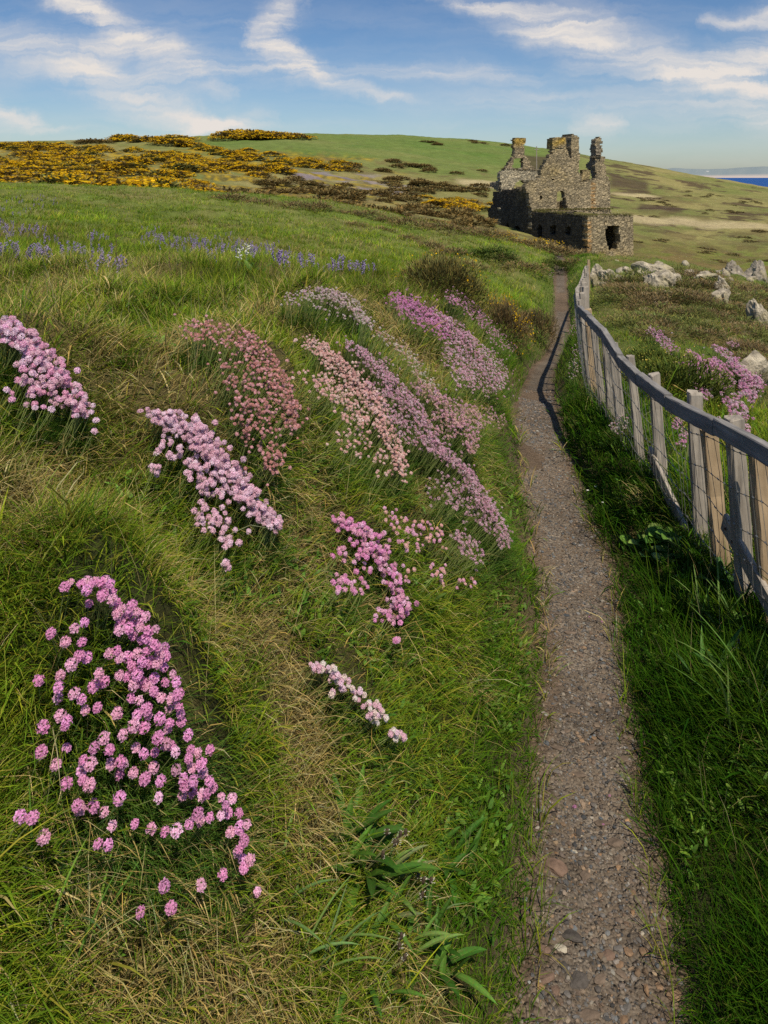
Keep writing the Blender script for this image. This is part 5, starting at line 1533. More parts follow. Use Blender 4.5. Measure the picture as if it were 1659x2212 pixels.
    wall('far_gable', root, at(0, v2), EB, nB, lowL + [(ue, lowL[-1][1]), (ue, zg + 3), (0, zg + 3)], [arch], .8, seed=16, tint=(.40, .375, .31), rag=.12)
    upL = fr(v2 + .35, [(250, 425), (258, 385), (300, 318), (330, 272), (345, 195), (330, 185), (328, 88), (380, 74), (446, 86), (446, 170), (432, 195), (446, 245), (478, 300), (500, 345), (560, 405), (570, 425)])
    wh = fr(v2 + .35, [(320, 412), (322, 312), (338, 298), (424, 298), (428, 400), (420, 412)])
    wall('far_gable', root, at(0, v2 + .35), EB, nB, upL, [wh], .75, seed=17, tint=G, lichen=[(*on_front(v2, 400, 120), 1.3, .6, 1.6, YL)], rag=.10)
    zl = on_front(v2, 400, 415)[1]
    turf_strip('wall_grass', root, [(*at(.2, v2), zl + .0), (*at(on_front(v2, 600, 430)[0], v2), zl - .2)], EA, -.1, .5, 700, 7, ((.13, .11, .05), (.09, .06, .03)))
    # fragments of the far corner
    Fz = sd(0, [(80, 640), (78, 560), (180, 545), (184, 640)])
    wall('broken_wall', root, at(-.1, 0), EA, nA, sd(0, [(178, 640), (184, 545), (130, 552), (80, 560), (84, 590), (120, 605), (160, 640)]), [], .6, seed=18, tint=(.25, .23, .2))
    # remaining sides of the main block
    wall('rear_wall', root, at(0, v3 - .8), EB, EA, [(0.95, zg), (0.95, ztop + 1.0), (gr * .6, ztop + 2.0), (gr, ztop), (gr, zg)], [], .8, seed=19, tint=G)
    wall('inner_wall', root, at(gr, 0), EA, EB, [(v1 + .85, zg), (v1 + .85, ztop + 3.2), (v1 + 4, ztop + 2.0), (v3 - .85, ztop + .5), (v3 - .85, zg)], [], .8, seed=20, tint=G)
    # thin pole behind the left gable
    p = zpx(570, 390); pt = zpx(570, 172); d = 108.0
    x = (p[0] - CX) / F * d; zb = gz(x, d) - .3; zt = CAMZ - (pt[1] - HOR) / F * d
    mb = MB(); mb.tube([(0, 0, 0), (0, 0, zt - zb)], [.10, .07], 6, np.array([.2, .18, .15])); mb.tube([(-.35, 0, zt - zb - .5), (.35, 0, zt - zb - .5)], .05, 4)
    o = mb.build('pole', M_WOOD); o.location = (x, d, zb); tag(o, 'thin bare pole standing on the slope behind the castle gable', 'pole')


# ------------------------------------------------------------------ scrub, bushes
def bush_geo(n, colr, tip, size, seed, flowers=0, fcol=(.85, .55, .02), W=.05, Lr=(.12, .3), fs=.06, flat=.6):
    """sprigs standing out all over a lumpy dome (unit radius, base at z=0)"""
    r = np.random.default_rng(seed)
    th = r.uniform(0, 6.283, n); zz = r.random(n) ** .75
    rr = np.sqrt(1 - zz * zz)
    lump = 1 + .30 * fbm(np.cos(th) * rr * 2.2 + seed, np.sin(th) * rr * 2.2 + zz * 2, 4, seed)
    rad = lump * r.uniform(.62, 1.0, n)
    P = np.stack([np.cos(th) * rr * rad, np.sin(th) * rr * rad, zz * rad * flat], 1)
    az = th + r.normal(0, .8, n); inc = np.arccos(np.clip(zz, 0, 1)) * .8
    k = np.clip(.5 + .9 * fbm(P[:, 0] * 3 + seed, P[:, 1] * 3 + P[:, 2] * 3, 3, seed + 2), 0, 1)[:, None]
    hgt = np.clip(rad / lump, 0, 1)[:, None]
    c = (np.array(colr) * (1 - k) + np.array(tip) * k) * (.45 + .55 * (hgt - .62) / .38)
    c = hsv_jit(c, .2, r)
    g = blades_geo(P, r.uniform(*Lr, n), np.full(n, W) * r.uniform(.7, 1.3, n), az, inc + r.normal(0, .3, n), r.uniform(0, .7, n), c * .6, c, 2, None, r)
    fl = None
    if flowers:
        nf = flowers
        th = r.uniform(0, 6.283, nf * 4); zz = r.random(nf * 4) ** .6; rr = np.sqrt(1 - zz * zz)
        m = fbm(np.cos(th) * rr * 2.6 + seed * 3, np.sin(th) * rr * 2.6 + zz, 3, seed + 4) > .02
        th, zz, rr = th[m][:nf], zz[m][:nf], rr[m][:nf]; nf = len(th)
        lump = 1 + .30 * fbm(np.cos(th) * rr * 2.2 + seed, np.sin(th) * rr * 2.2 + zz * 2, 4, seed)
        rad = lump * r.uniform(.98, 1.16, nf)
        P = np.stack([np.cos(th) * rr * rad, np.sin(th) * rr * rad, zz * rad * flat + .02], 1)
        a = r.normal(size=(nf, 3)); a /= np.linalg.norm(a, axis=1)[:, None]; b = np.cross(a, r.normal(size=(nf, 3))); b /= np.linalg.norm(b, axis=1)[:, None]
        s = fs * r.uniform(.6, 1.3, nf)[:, None]
        V = np.stack([P - a * s, P - b * s, P + a * s, P + b * s], 1).reshape(-1, 3)
        c = hsv_jit(np.array(fcol) * np.ones((nf, 1)), .14, r)
        fl = (V, (np.arange(nf) * 4)[:, None] + np.arange(4), np.repeat(c, 4, 0))
    return g, fl


def bush_pair(n, *a, **k):
    g, fl = bush_geo(n, *a, **k)
    m1 = mesh_np('foliage', g[0], g[1], g[2], g[3], [M_SCRUB])
    m2 = mesh_np('blossom', fl[0], fl[1], None, fl[2], [M_PETAL]) if fl else None
    return m1, m2


def place_bush(name, pair, loc, sc, rz, label, cat, group=None):
    o = bpy.data.objects.new(name, pair[0]); col.objects.link(o)
    o.location = loc; o.scale = sc; o.rotation_euler = (0, 0, rz); tag(o, label, cat, group)
    if pair[1]:
        f = bpy.data.objects.new('blossom', pair[1]); col.objects.link(f); f.parent = o
    return o


YEL = (.66, .43, .015)


def build_scrub():
    BR, BR2, GR, GR2 = (.21, .15, .07), (.38, .28, .13), (.08, .115, .025), (.17, .21, .045)
    # near and middle distance: each on its own
    def near(px, py, d_guess, rx, ry, rz, label, seed, n=2600, cols=(BR, BR2), fl=0, name='gorse_bush', cat='gorse bush', W=.02, Lr=(.06, .16), fs=.018, sink=.08):
        p = ground_pt(px, py, .8, 60)
        if not np.isfinite(p).all(): p = np.array([(px - CX) / F * d_guess, d_guess, gz((px - CX) / F * d_guess, d_guess)])
        pr = bush_pair(n, cols[0], cols[1], 1, seed, fl, YEL, W=W, Lr=Lr, fs=fs, flat=1.0)
        return place_bush(name, pr, (p[0], p[1], p[2] - sink), (rx, ry, rz), rng.uniform(0, 6), label, cat)
    near(945, 640, 7, .43, .5, .46, 'dry brown gorse mound behind the pink thrift with few yellow flowers', 1, 5200, ((.17, .145, .05), (.32, .28, .09)), 90)
    near(1005, 650, 7, .28, .4, .34, 'smaller brown gorse growing against the right side of the dry mound', 21, 2600, ((.17, .145, .05), (.27, .25, .08)), 30)
    near(1085, 742, 9, .40, .5, .62, 'yellow flecked brown gorse bush beside the path', 2, 5600, (BR, BR2), 420, fs=.020)
    near(1150, 735, 10, .36, .5, .62, 'brown gorse bush without flowers leaning to the path edge', 3, 4200, ((.17, .14, .06), BR2), 0)
    near(1195, 585, 21, .9, 1.1, .5, 'green gorse at the far bend of the path', 4, 2200, (GR, GR2), 0, W=.03)
    near(1060, 560, 20, 1.0, 1.1, .45, 'low green bramble bush on the grassy slope before the ruin', 41, 2200, (GR, (.10, .17, .03)), 0, 'bramble_bush', 'bush', W=.03)
    for (x, y, rx, rz, n, sd, lb) in ((2.10, 5.1, .44, .34, 7600, 5, 'glossy green gorse bush just beyond the fence'), (2.38, 6.2, .42, .27, 5200, 51, 'green gorse at the upper end of the bush behind the fence')):
        pr = bush_pair(n, GR, (.19, .24, .04), 1, sd, 260, (.55, .46, .10), W=.022, Lr=(.06, .16), fs=.012, flat=1.0)
        place_bush('gorse_bush', pr, (x, y, gz(x, y) - .06), (rx, rx, rz), .7, lb, 'gorse bush')
    near(1620, 975, 4, .2, .2, .14, 'small bright green cushion plant on the slope above the rock', 6, 1500, ((.07, .12, .02), (.17, .22, .03)), 0, 'cushion_plant', 'plant', W=.03)
    for i, (x, y, rx, rz) in enumerate([(1.22, .10, .42, 1.35), (1.36, .75, .32, 1.05), (1.44, 1.32, .28, .82), (1.50, 1.85, .22, .58)]):  # out-of-view bushes added to throw shade on the right verge
        pr = bush_pair(3600, GR, (.13, .17, .035), 1, 30 + i, 160, YEL, W=.035, Lr=(.08, .2), fs=.02, flat=1.0)
        place_bush('gorse_bush', pr, (x, y, .05), (rx, .40, rz), i, ('tallest', 'second tallest', 'third tallest', 'lowest')[i] + ' of the unseen gorse bushes added beside the viewer to shade the verge', 'gorse bush')
    # crest line of brown gorse between meadow and ruin
    crest = [(640, 438), (690, 446), (740, 458), (790, 470), (835, 482), (880, 494), (925, 503), (965, 510), (1005, 514), (1045, 516), (1085, 520), (1120, 526), (1155, 534), (1190, 543), (1225, 553), (1255, 562), (560, 430), (500, 428)]
    prs = [bush_pair(900, BR, BR2, 1, 60 + k, 120 if k == 2 else 0, YEL, W=.035, Lr=(.1, .26), fs=.035, flat=1.0) for k in range(4)]
    for i, (px, py) in enumerate(crest):
        d = 33.0 + rng.uniform(-3, 1); x = (px - CX) / F * d
        yl = 1045 < px < 1170
        place_bush('gorse_bush', prs[2] if yl else prs[(0, 1, 3)[i % 3]], (x, d, gz(x, d) - .15), (rng.uniform(.8, 1.5), rng.uniform(.8, 1.2), rng.uniform(.35, .6)), rng.uniform(0, 6),
                   'yellow flowered gorse on the crest left of the ruin' if yl else 'brown gorse bush along the crest between meadow and far hill', 'gorse bush',
                   'yellow gorse on the crest by the ruin' if yl else 'brown gorse along the crest')
    for i, (px, py, d) in enumerate([(880, 520, 24), (930, 535, 22), (975, 545, 21), (820, 500, 27), (1010, 560, 19), (1090, 555, 22), (1130, 575, 20), (760, 480, 28), (1215, 575, 26), (1240, 580, 24)]):
        x = (px - CX) / F * d
        place_bush('gorse_bush', prs[i % 2], (x, d, gz(x, d) - .12), (rng.uniform(.5, .9), rng.uniform(.5, .8), rng.uniform(.25, .42)), rng.uniform(0, 6), 'low brown gorse scattered over the slope below the crest', 'gorse bush', 'low gorse below the crest')
    # sea slope scrub right of the fence
    ss = [(1560, 690), (1600, 700), (1640, 690), (1590, 660), (1630, 655), (1520, 665), (1480, 650), (1640, 740), (1610, 725), (1545, 630), (1575, 640), (1500, 690), (1650, 780), (1470, 690), (1430, 660), (1655, 640), (1655, 715), (1380, 640), (1350, 630), (1410, 635)]
    ss += [(rng.uniform(1400, 1659), rng.uniform(640, 740)) for _ in range(60)] + [(rng.uniform(1320, 1560), rng.uniform(600, 660)) for _ in range(26)] + [(rng.uniform(1590, 1659), rng.uniform(700, 830)) for _ in range(16)] + [(rng.uniform(1340, 1440), rng.uniform(680, 730)) for _ in range(8)]
    prb = [bush_pair(1100, ((.24, .17, .08), (.15, .17, .05))[k % 2], ((.44, .33, .17), (.30, .33, .09))[k % 2], 1, 80 + k, 0, W=.022, Lr=(.08, .24), flat=1.0) for k in range(4)]
    for i, (px, py) in enumerate(ss):
        p = ground_pt(px, py, 4, 60)
        if not np.isfinite(p).all(): continue
        k = p[1] / 12
        place_bush('scrub_bush', prb[i % 4], (p[0], p[1], p[2] - .05), (rng.uniform(.3, .55) * k + .1, rng.uniform(.4, .7) * k, rng.uniform(.14, .28) * k + .03), rng.uniform(0, 6), 'brown twiggy scrub on the sea slope right of the fence', 'scrub bush', 'brown scrub on the sea slope')
    # far hillside: bands of yellow gorse
    far = [bush_pair(420, ((.19, .13, .045), (.16, .14, .045), (.20, .14, .055))[k % 3], ((.34, .25, .075), (.27, .26, .07), (.36, .27, .10))[k % 3], 1, 100 + k, (400, 240, 0)[k % 3], (.70, .45, .016), W=.11, Lr=(.18, .4), fs=.062, flat=1.0) for k in range(6)]
    spots = []
    def band(x0, y0, x1, y1, n, w, kind, sy=6):
        for _ in range(n):
            t = rng.random(); spots.append((x0 + (x1 - x0) * t + rng.normal(0, 10), y0 + (y1 - y0) * t + rng.normal(0, sy), w, kind))
    band(130, 402, 440, 418, 34, 1.0, 0, 5); band(140, 392, 420, 402, 22, 1.0, 0, 4); band(300, 412, 560, 424, 12, 1.0, 1, 4)
    band(-40, 375, 240, 384, 16, 1.0, 0, 5); band(-40, 350, 380, 372, 32, 1.15, 0, 8); band(0, 322, 420, 345, 40, 1.3, 0, 9)
    band(0, 316, 230, 322, 14, 1.3, 0, 3); band(380, 350, 600, 372, 26, 1.2, 0, 8); band(560, 345, 760, 358, 20, 1.2, 0, 6); band(430, 322, 560, 338, 14, 1.2, 0, 6); band(400, 312, 430, 316, 4, 1.2, 0, 2)
    band(275, 303, 390, 303, 10, 1.7, 0, 2); band(495, 296, 665, 300, 15, 2.0, 0, 2); band(170, 306, 210, 306, 4, 1.4, 1, 1)
    band(650, 352, 900, 372, 10, 1.1, 1, 4); band(680, 405, 920, 418, 12, 1.0, 1, 6); band(820, 385, 1040, 412, 16, 1.0, 1, 6); band(700, 430, 1040, 470, 16, 1.0, 1, 8); band(930, 440, 1060, 450, 8, 1.0, 0, 3)
    band(890, 300, 960, 308, 4, .8, 1, 2); band(1000, 305, 1100, 312, 4, .8, 1, 2); band(560, 385, 720, 400, 5, 1., 1, 5)
    band(560, 400, 1050, 430, 26, .8, 1, 9); band(640, 440, 1050, 480, 26, .8, 1, 9); band(840, 352, 1040, 372, 10, .9, 1, 4); band(900, 425, 1050, 440, 8, .8, 0, 3)
    SX = np.array([s[0] for s in spots]); SY = np.array([s[1] for s in spots])
    dd = ray(SX, SY + 3, 48, 600)
    cnt = 0
    for i, (px, py, w, kd) in enumerate(spots):
        d = dd[i]
        if not np.isfinite(d): continue
        x = (px - CX) / F * d; k = w * (1.12 + d / 330)
        pr = far[(0, 1, 3, 4, 0, 3)[i % 6] if kd == 0 else (2, 5)[i % 2]]
        place_bush('gorse_bush' if kd == 0 else 'heather_bush', pr, (x, d, gz(x, d) - .25), (rng.uniform(1.3, 2.7) * k, rng.uniform(1.2, 2.4) * k, rng.uniform(.5, .85) * k), rng.uniform(0, 6),
                   'gorse bush covered in yellow blossom on the far hillside' if kd == 0 else 'dark brown heather bush on the far hillside', 'gorse bush' if kd == 0 else 'heather bush', 'yellow gorse over the far hillside' if kd == 0 else 'dark heather on the far hillside'); cnt += 1
    # dark heath bushes on the right of the far hill
    hs = [(1390, 432, 14), (1450, 440, 12), (1500, 420, 10), (1600, 435, 12), (1560, 455, 10), (1640, 500, 8), (1600, 520, 6), (1420, 520, 5), (1500, 540, 8), (1560, 560, 8), (1620, 560, 8), (1390, 470, 6)]
    hx, hy = [], []
    for px, py, n in hs:
        n = int(n * .6)
        hx += list(px + rng.normal(0, 22, n)); hy += list(py + rng.normal(0, 4, n))
    dd = ray(hx, hy, 48, 600)
    hp = [bush_pair(260, (.16, .12, .055), (.30, .24, .10), 1, 140 + k, 0, W=.12, Lr=(.18, .4), flat=1.0) for k in range(3)]
    for i in range(len(hx)):
        d = dd[i]
        if not np.isfinite(d): continue
        x = (hx[i] - CX) / F * d; k = .6 + d / 300
        place_bush('heath_bush', hp[i % 3], (x, d, gz(x, d) - .15), (rng.uniform(.8, 1.9) * k, rng.uniform(.7, 1.4) * k, rng.uniform(.22, .42) * k), rng.uniform(0, 6), 'low dark heath bush on the slope right of the ruin', 'heath bush', 'heath bushes right of the ruin')


# ------------------------------------------------------------------ rocks
def build_rocks():
    W1, W2 = (.37, .325, .25), (.25, .22, .18)
    R = [(1430, 612, 15, 60, 46, 'tall pale lichened outcrop in the middle of the rocky rise'), (1415, 583, 17, 62, 26, 'pale flat topped rock crowning the outcrop'), (1462, 602, 15.5, 30, 24, 'pale rock on the right shoulder of the tall outcrop'),
         (1445, 640, 13.6, 26, 20, 'pale block at the foot of the tall outcrop'), (1402, 600, 16, 34, 16, 'low pale slab left of the tall outcrop'), (1290, 585, 17, 26, 20, 'pale rock behind the last fence post'), (1310, 592, 16.5, 26, 16, 'pale grey rock second from the fence end'),
         (1335, 602, 16, 22, 12, 'small pale rock in the grass between fence and outcrop'), (1360, 580, 18, 20, 10, 'small flat rock below the ruin doorway'), (1385, 578, 18, 18, 8, 'low stone just left of the outcrop crown'),
         (1525, 598, 16, 40, 16, 'long pale rock right of the outcrop'), (1560, 612, 15, 30, 22, 'pale rounded rock at the right end of the long one'), (1565, 635, 13.5, 36, 28, 'pale rock face standing above brown scrub'), (1490, 590, 17, 18, 10, 'small rock between the outcrop and the long rock'),
         (1645, 655, 12, 34, 10, 'flat pale rock at the right edge of the picture'), (1600, 585, 34, 40, 16, 'grey rock beyond the hollow at the right'), (1640, 575, 36, 40, 18, 'grey crag at the far right below the green slope'), (1575, 572, 38, 26, 14, 'grey boulder at the left of the far crag'), (1545, 590, 30, 24, 12, 'dark rock in the hollow'), (1620, 600, 28, 26, 10, 'low grey rock in front of the far crag'),
         (1630, 905, 6.2, 80, 90, 'steep pale rock rib on the cliff edge below the thrift'), (1600, 975, 5.2, 70, 40, 'pale bedrock showing through the turf above the fence rail'), (1650, 880, 6.8, 40, 60, 'narrow pale rib at the right edge of the cliff')]
    for i, (px, py, d, w, h, lb) in enumerate(R):
        x = (px - CX) / F * d; zc = CAMZ - (py - HOR) / F * d; g = gz(x, d)
        if zc < g: zc = g - .02
        rx, rz = w / F * d * .62, max(h / F * d * .62, .05)
        drop = max(0, zc - rz - g)
        rzz = rz + drop * .5; zc -= drop * .5
        me = rock_mesh('rock_outcrop', rx, rx * rng.uniform(.7, 1.1), rzz, 600 + i, 4, .55, (W2 if d > 25 else W1), M_ROCK, 9, .65)
        o = obj('rock_outcrop', me, None, (x, d + rx * .4, zc)); o.rotation_euler = (rng.normal(0, .1), rng.normal(0, .15), rng.uniform(-.5, .5)); tag(o, lb, 'rock')
    for i in range(85):
        px, py = [(1410, 586), (1440, 640), (1320, 600), (1350, 590), (1480, 600), (1540, 600), (1570, 650), (1600, 930), (1570, 600), (1385, 590)][i % 10]
        px += rng.normal(0, 24); py += rng.normal(0, 12); p = ground_pt(px, py, 4, 60)
        if not np.isfinite(p).all(): continue
        s = rng.uniform(3, 13) / F * p[1]
        o = obj('rock', rock_mesh('rock', s, s * .8, s * .7, 700 + i, 2, .4, W1, M_ROCK, 5), None, (p[0], p[1], p[2])); o.rotation_euler = tuple(rng.uniform(0, 6, 3)); tag(o, 'small loose pale stone among the rocks right of the fence', 'rock', 'loose pale stones among the rocks')


# ------------------------------------------------------------------ bluebells, leafy plants, stalks
def bluebell_mesh(seed):
    r = np.random.default_rng(seed); mb = MB()
    t = np.linspace(0, 1, 6); pts = np.stack([.035 * t ** 3 * np.ones(6), np.zeros(6), t * .20], 1)
    mb.tube(pts, [.003] * 5 + [.002], 4, np.array([.10, .14, .05]), cap=False)
    fl = MB()
    for i in range(11):
        q = .48 + .52 * i / 10; c = np.array([.035 * q ** 3, 0, q * .20]); a = r.uniform(-2, 2) if i < 8 else r.uniform(0, 6)
        dv = np.array([math.cos(a), math.sin(a), -.55]); dv /= np.linalg.norm(dv); L = .022 * (1.2 - .4 * q)
        cc = np.array([.40, .32, .52]) * r.uniform(.75, 1.3)
        fl.tube([c, c + dv * L * .4, c + dv * L, c + dv * L * 1.15], [.002, .0055, .006, .009], 5, np.clip(cc, 0, .9), cap=False)
    return mb, fl


def build_bluebells():
    P = [(12, 548, 26, 8, 16), (62, 552, 24, 8, 16), (100, 556, 14, 9, 9), (135, 545, 14, 6, 6), (150, 540, 18, 5, 6), (212, 572, 26, 14, 10), (208, 540, 10, 16, 5), (230, 548, 12, 10, 4), (265, 580, 22, 12, 5), (180, 548, 8, 4, 4)]
    P2 = [(10, 500, 20, 9, 12), (75, 497, 26, 8, 9), (25, 490, 16, 5, 4), (205, 508, 20, 5, 8), (110, 520, 14, 5, 3), (325, 508, 18, 8, 8), (360, 518, 26, 7, 12), (410, 522, 26, 7, 14), (440, 530, 22, 6, 8), (490, 522, 26, 7, 12), (525, 530, 26, 6, 16), (560, 537, 24, 6, 16), (600, 535, 24, 6, 6),
          (620, 566, 24, 4, 11), (665, 571, 22, 4, 6), (740, 578, 30, 5, 10), (790, 580, 22, 4, 7), (470, 555, 30, 6, 4), (40, 440, 40, 6, 12), (100, 425, 26, 5, 9), (60, 420, 26, 4, 5), (330, 490, 26, 4, 4)]
    vs = []
    for k in range(4):
        mb, fl = bluebell_mesh(k)
        g1 = (np.concatenate(mb.V), np.concatenate(mb.Q), np.concatenate(mb.C)); g2 = (np.concatenate(fl.V), np.concatenate(fl.Q), np.concatenate(fl.C))
        vs.append((mesh_np('stem', g1[0], g1[1], None, g1[2], [M_STEM]), mesh_np('bells', g2[0], g2[1], None, g2[2], [M_PETAL]), g1, g2))
    def scatter(L):
        X, Y = [], []
        for px, py, rx, ry, n in L:
            a = rng.uniform(0, 6.283, n); q = np.sqrt(rng.random(n)) * 1.1
            X += list(px + rx * q * np.cos(a)); Y += list(py + ry * q * np.sin(a))
        X, Y = np.array(X), np.array(Y)
        d = ray(X, Y + 14, 3, 46); ok = np.isfinite(d); return (X[ok] - CX) / F * d[ok], d[ok]
    x, d = scatter(P)
    for i in range(len(x)):
        o = bpy.data.objects.new('bluebell', vs[i % 4][0]); col.objects.link(o); b = bpy.data.objects.new('bells', vs[i % 4][1]); col.objects.link(b); b.parent = o
        o.location = (x[i], d[i], gz(x[i], d[i]) - .01); k = rng.uniform(.5, .82); o.scale = (k, k, k); o.rotation_euler = (rng.normal(0, .12), rng.normal(0, .12), rng.uniform(0, 6.28))
        tag(o, 'bluebell in the nearest drift at the left of the meadow', 'bluebell', 'bluebells in the nearest drift')
    P2 = [(a, b, c, e * 1.9, int(f * 1.25)) for a, b, c, e, f in P2]
    x, d = scatter(P2 + [(p[0], p[1], p[2] * 1.3, p[3] * 1.6, int(p[4] * .8)) for p in P2]); n = len(x); z = H(x, d)
    k = rng.uniform(.42, .82, n); ph = rng.uniform(0, 6.28, n); V = []; Q = []; C = []; o_ = 0
    for i in range(n):
        g = vs[i % 4][3]; c, s = math.cos(ph[i]), math.sin(ph[i]); v = g[0] * k[i]
        V.append(np.stack([v[:, 0] * c - v[:, 1] * s + x[i], v[:, 0] * s + v[:, 1] * c + d[i], v[:, 2] + z[i]], 1)); Q.append(g[1] + o_); C.append(g[2]); o_ += len(v)
    o = obj('bluebells', mesh_np('bluebells', np.vstack(V), np.vstack(Q), None, np.vstack(C), [M_PETAL]))
    tag(o, 'drifts of bluebells across the meadow behind the nearest one', 'bluebells', kind='stuff')


def leaf_strip(mb, base, az, L, W, phi0, phi1, c, fold=.25, nseg=7, wprof=None):
    t = np.linspace(0, 1, nseg + 1); ph = phi0 + phi1 * t; ds = L / nseg
    x = np.concatenate([[0], np.cumsum(np.sin(ph[:-1] + phi1 / nseg / 2) * ds)]); z = np.concatenate([[0], np.cumsum(np.cos(ph[:-1] + phi1 / nseg / 2) * ds)])
    w = (np.sin(np.pi * np.clip(t * .93 + .07, 0, 1)) ** .7 if wprof is None else np.interp(t, np.linspace(0, 1, len(wprof)), wprof)) * W / 2
    dr = np.array([math.cos(az), math.sin(az), 0]); sd = np.array([-math.sin(az), math.cos(az), 0])
    ctr = np.asarray(base)[None] + dr * x[:, None] + np.array([0, 0, 1]) * z[:, None]
    nup = np.stack([-np.cos(ph) * dr[0], -np.cos(ph) * dr[1], np.sin(ph)], 1)
    A = ctr + sd * w[:, None] + nup * (w * fold)[:, None]; B = ctr - sd * w[:, None] + nup * (w * fold)[:, None]
    V = np.stack([A, ctr, B], 1).reshape(-1, 3); Q = []
    for k in range(nseg):
        a = k * 3; Q += [(a, a + 3, a + 4, a + 1), (a + 1, a + 4, a + 5, a + 2)]
    C = np.repeat((np.array(c)[None] * (.75 + .35 * t[:, None])), 3, 0); C[1::3] *= 1.25
    mb.add(V, Q, None, np.clip(C, 0, .9))


def rosette(name, label, cat, px, py, n, L, W, cols, seed, phi=(.35, 1.1), stalks=0, group=None, along=None, spread=.03):
    p = ground_pt(px, py, .6, 40); r = np.random.default_rng(seed)
    root = empty(name, tuple(p)); tag(root, label, cat, group)
    for i in range(n):
        mb = MB(); az = (i * 2.4 + r.normal(0, .3)) if along is None else along + r.normal(0, .7)
        b = np.clip(r.normal(0, spread, 3), -1.2 * spread, 1.2 * spread); b[2] = gz(p[0] + b[0], p[1] + b[1]) - p[2] + .012
        leaf_strip(mb, b, az, L * r.uniform(.65, 1.2), W * r.uniform(.75, 1.2), r.uniform(*phi) * .8, r.uniform(.2, 1.1), np.array(cols[i % len(cols)]) * r.uniform(.8, 1.25), .3)
        mb.build('leaf', M_LEAF, root)
    for i in range(stalks):
        a = r.uniform(-1.0, 1.0); l = L * r.uniform(.9, 1.3); mb = MB(); t = np.linspace(0, 1, 6)
        pts = np.stack([np.cos(a) * l * .55 * t ** 1.3, np.sin(a) * l * .3 * t, l * .85 * t * (1 - .25 * t)], 1)
        mb.tube(pts, .0011, 4, np.array([.16, .17, .07]), cap=False); so_ = mb.build('flower_stalk', M_STEM, root)
        hb = MB(); e = pts[-1]; hb.tube([e, e + [.002, 0, .005], e + [.003, 0, .011], e + [.003, 0, .014]], [.002, .0038, .0034, .001], 6, np.array([.07, .05, .035]))
        for k in range(7):
            th = r.uniform(0, 6.28); c0 = e + np.array([.003 + .0035 * math.cos(th), .0035 * math.sin(th), r.uniform(.002, .009)]); c1 = c0 + np.array([.004 * math.cos(th), .004 * math.sin(th), .001])
            hb.tube([c0, c1], [.0004, .0009], 3, np.array([.42, .40, .33]))
        hb.build('seed_head', M_STEM, so_)
    return root


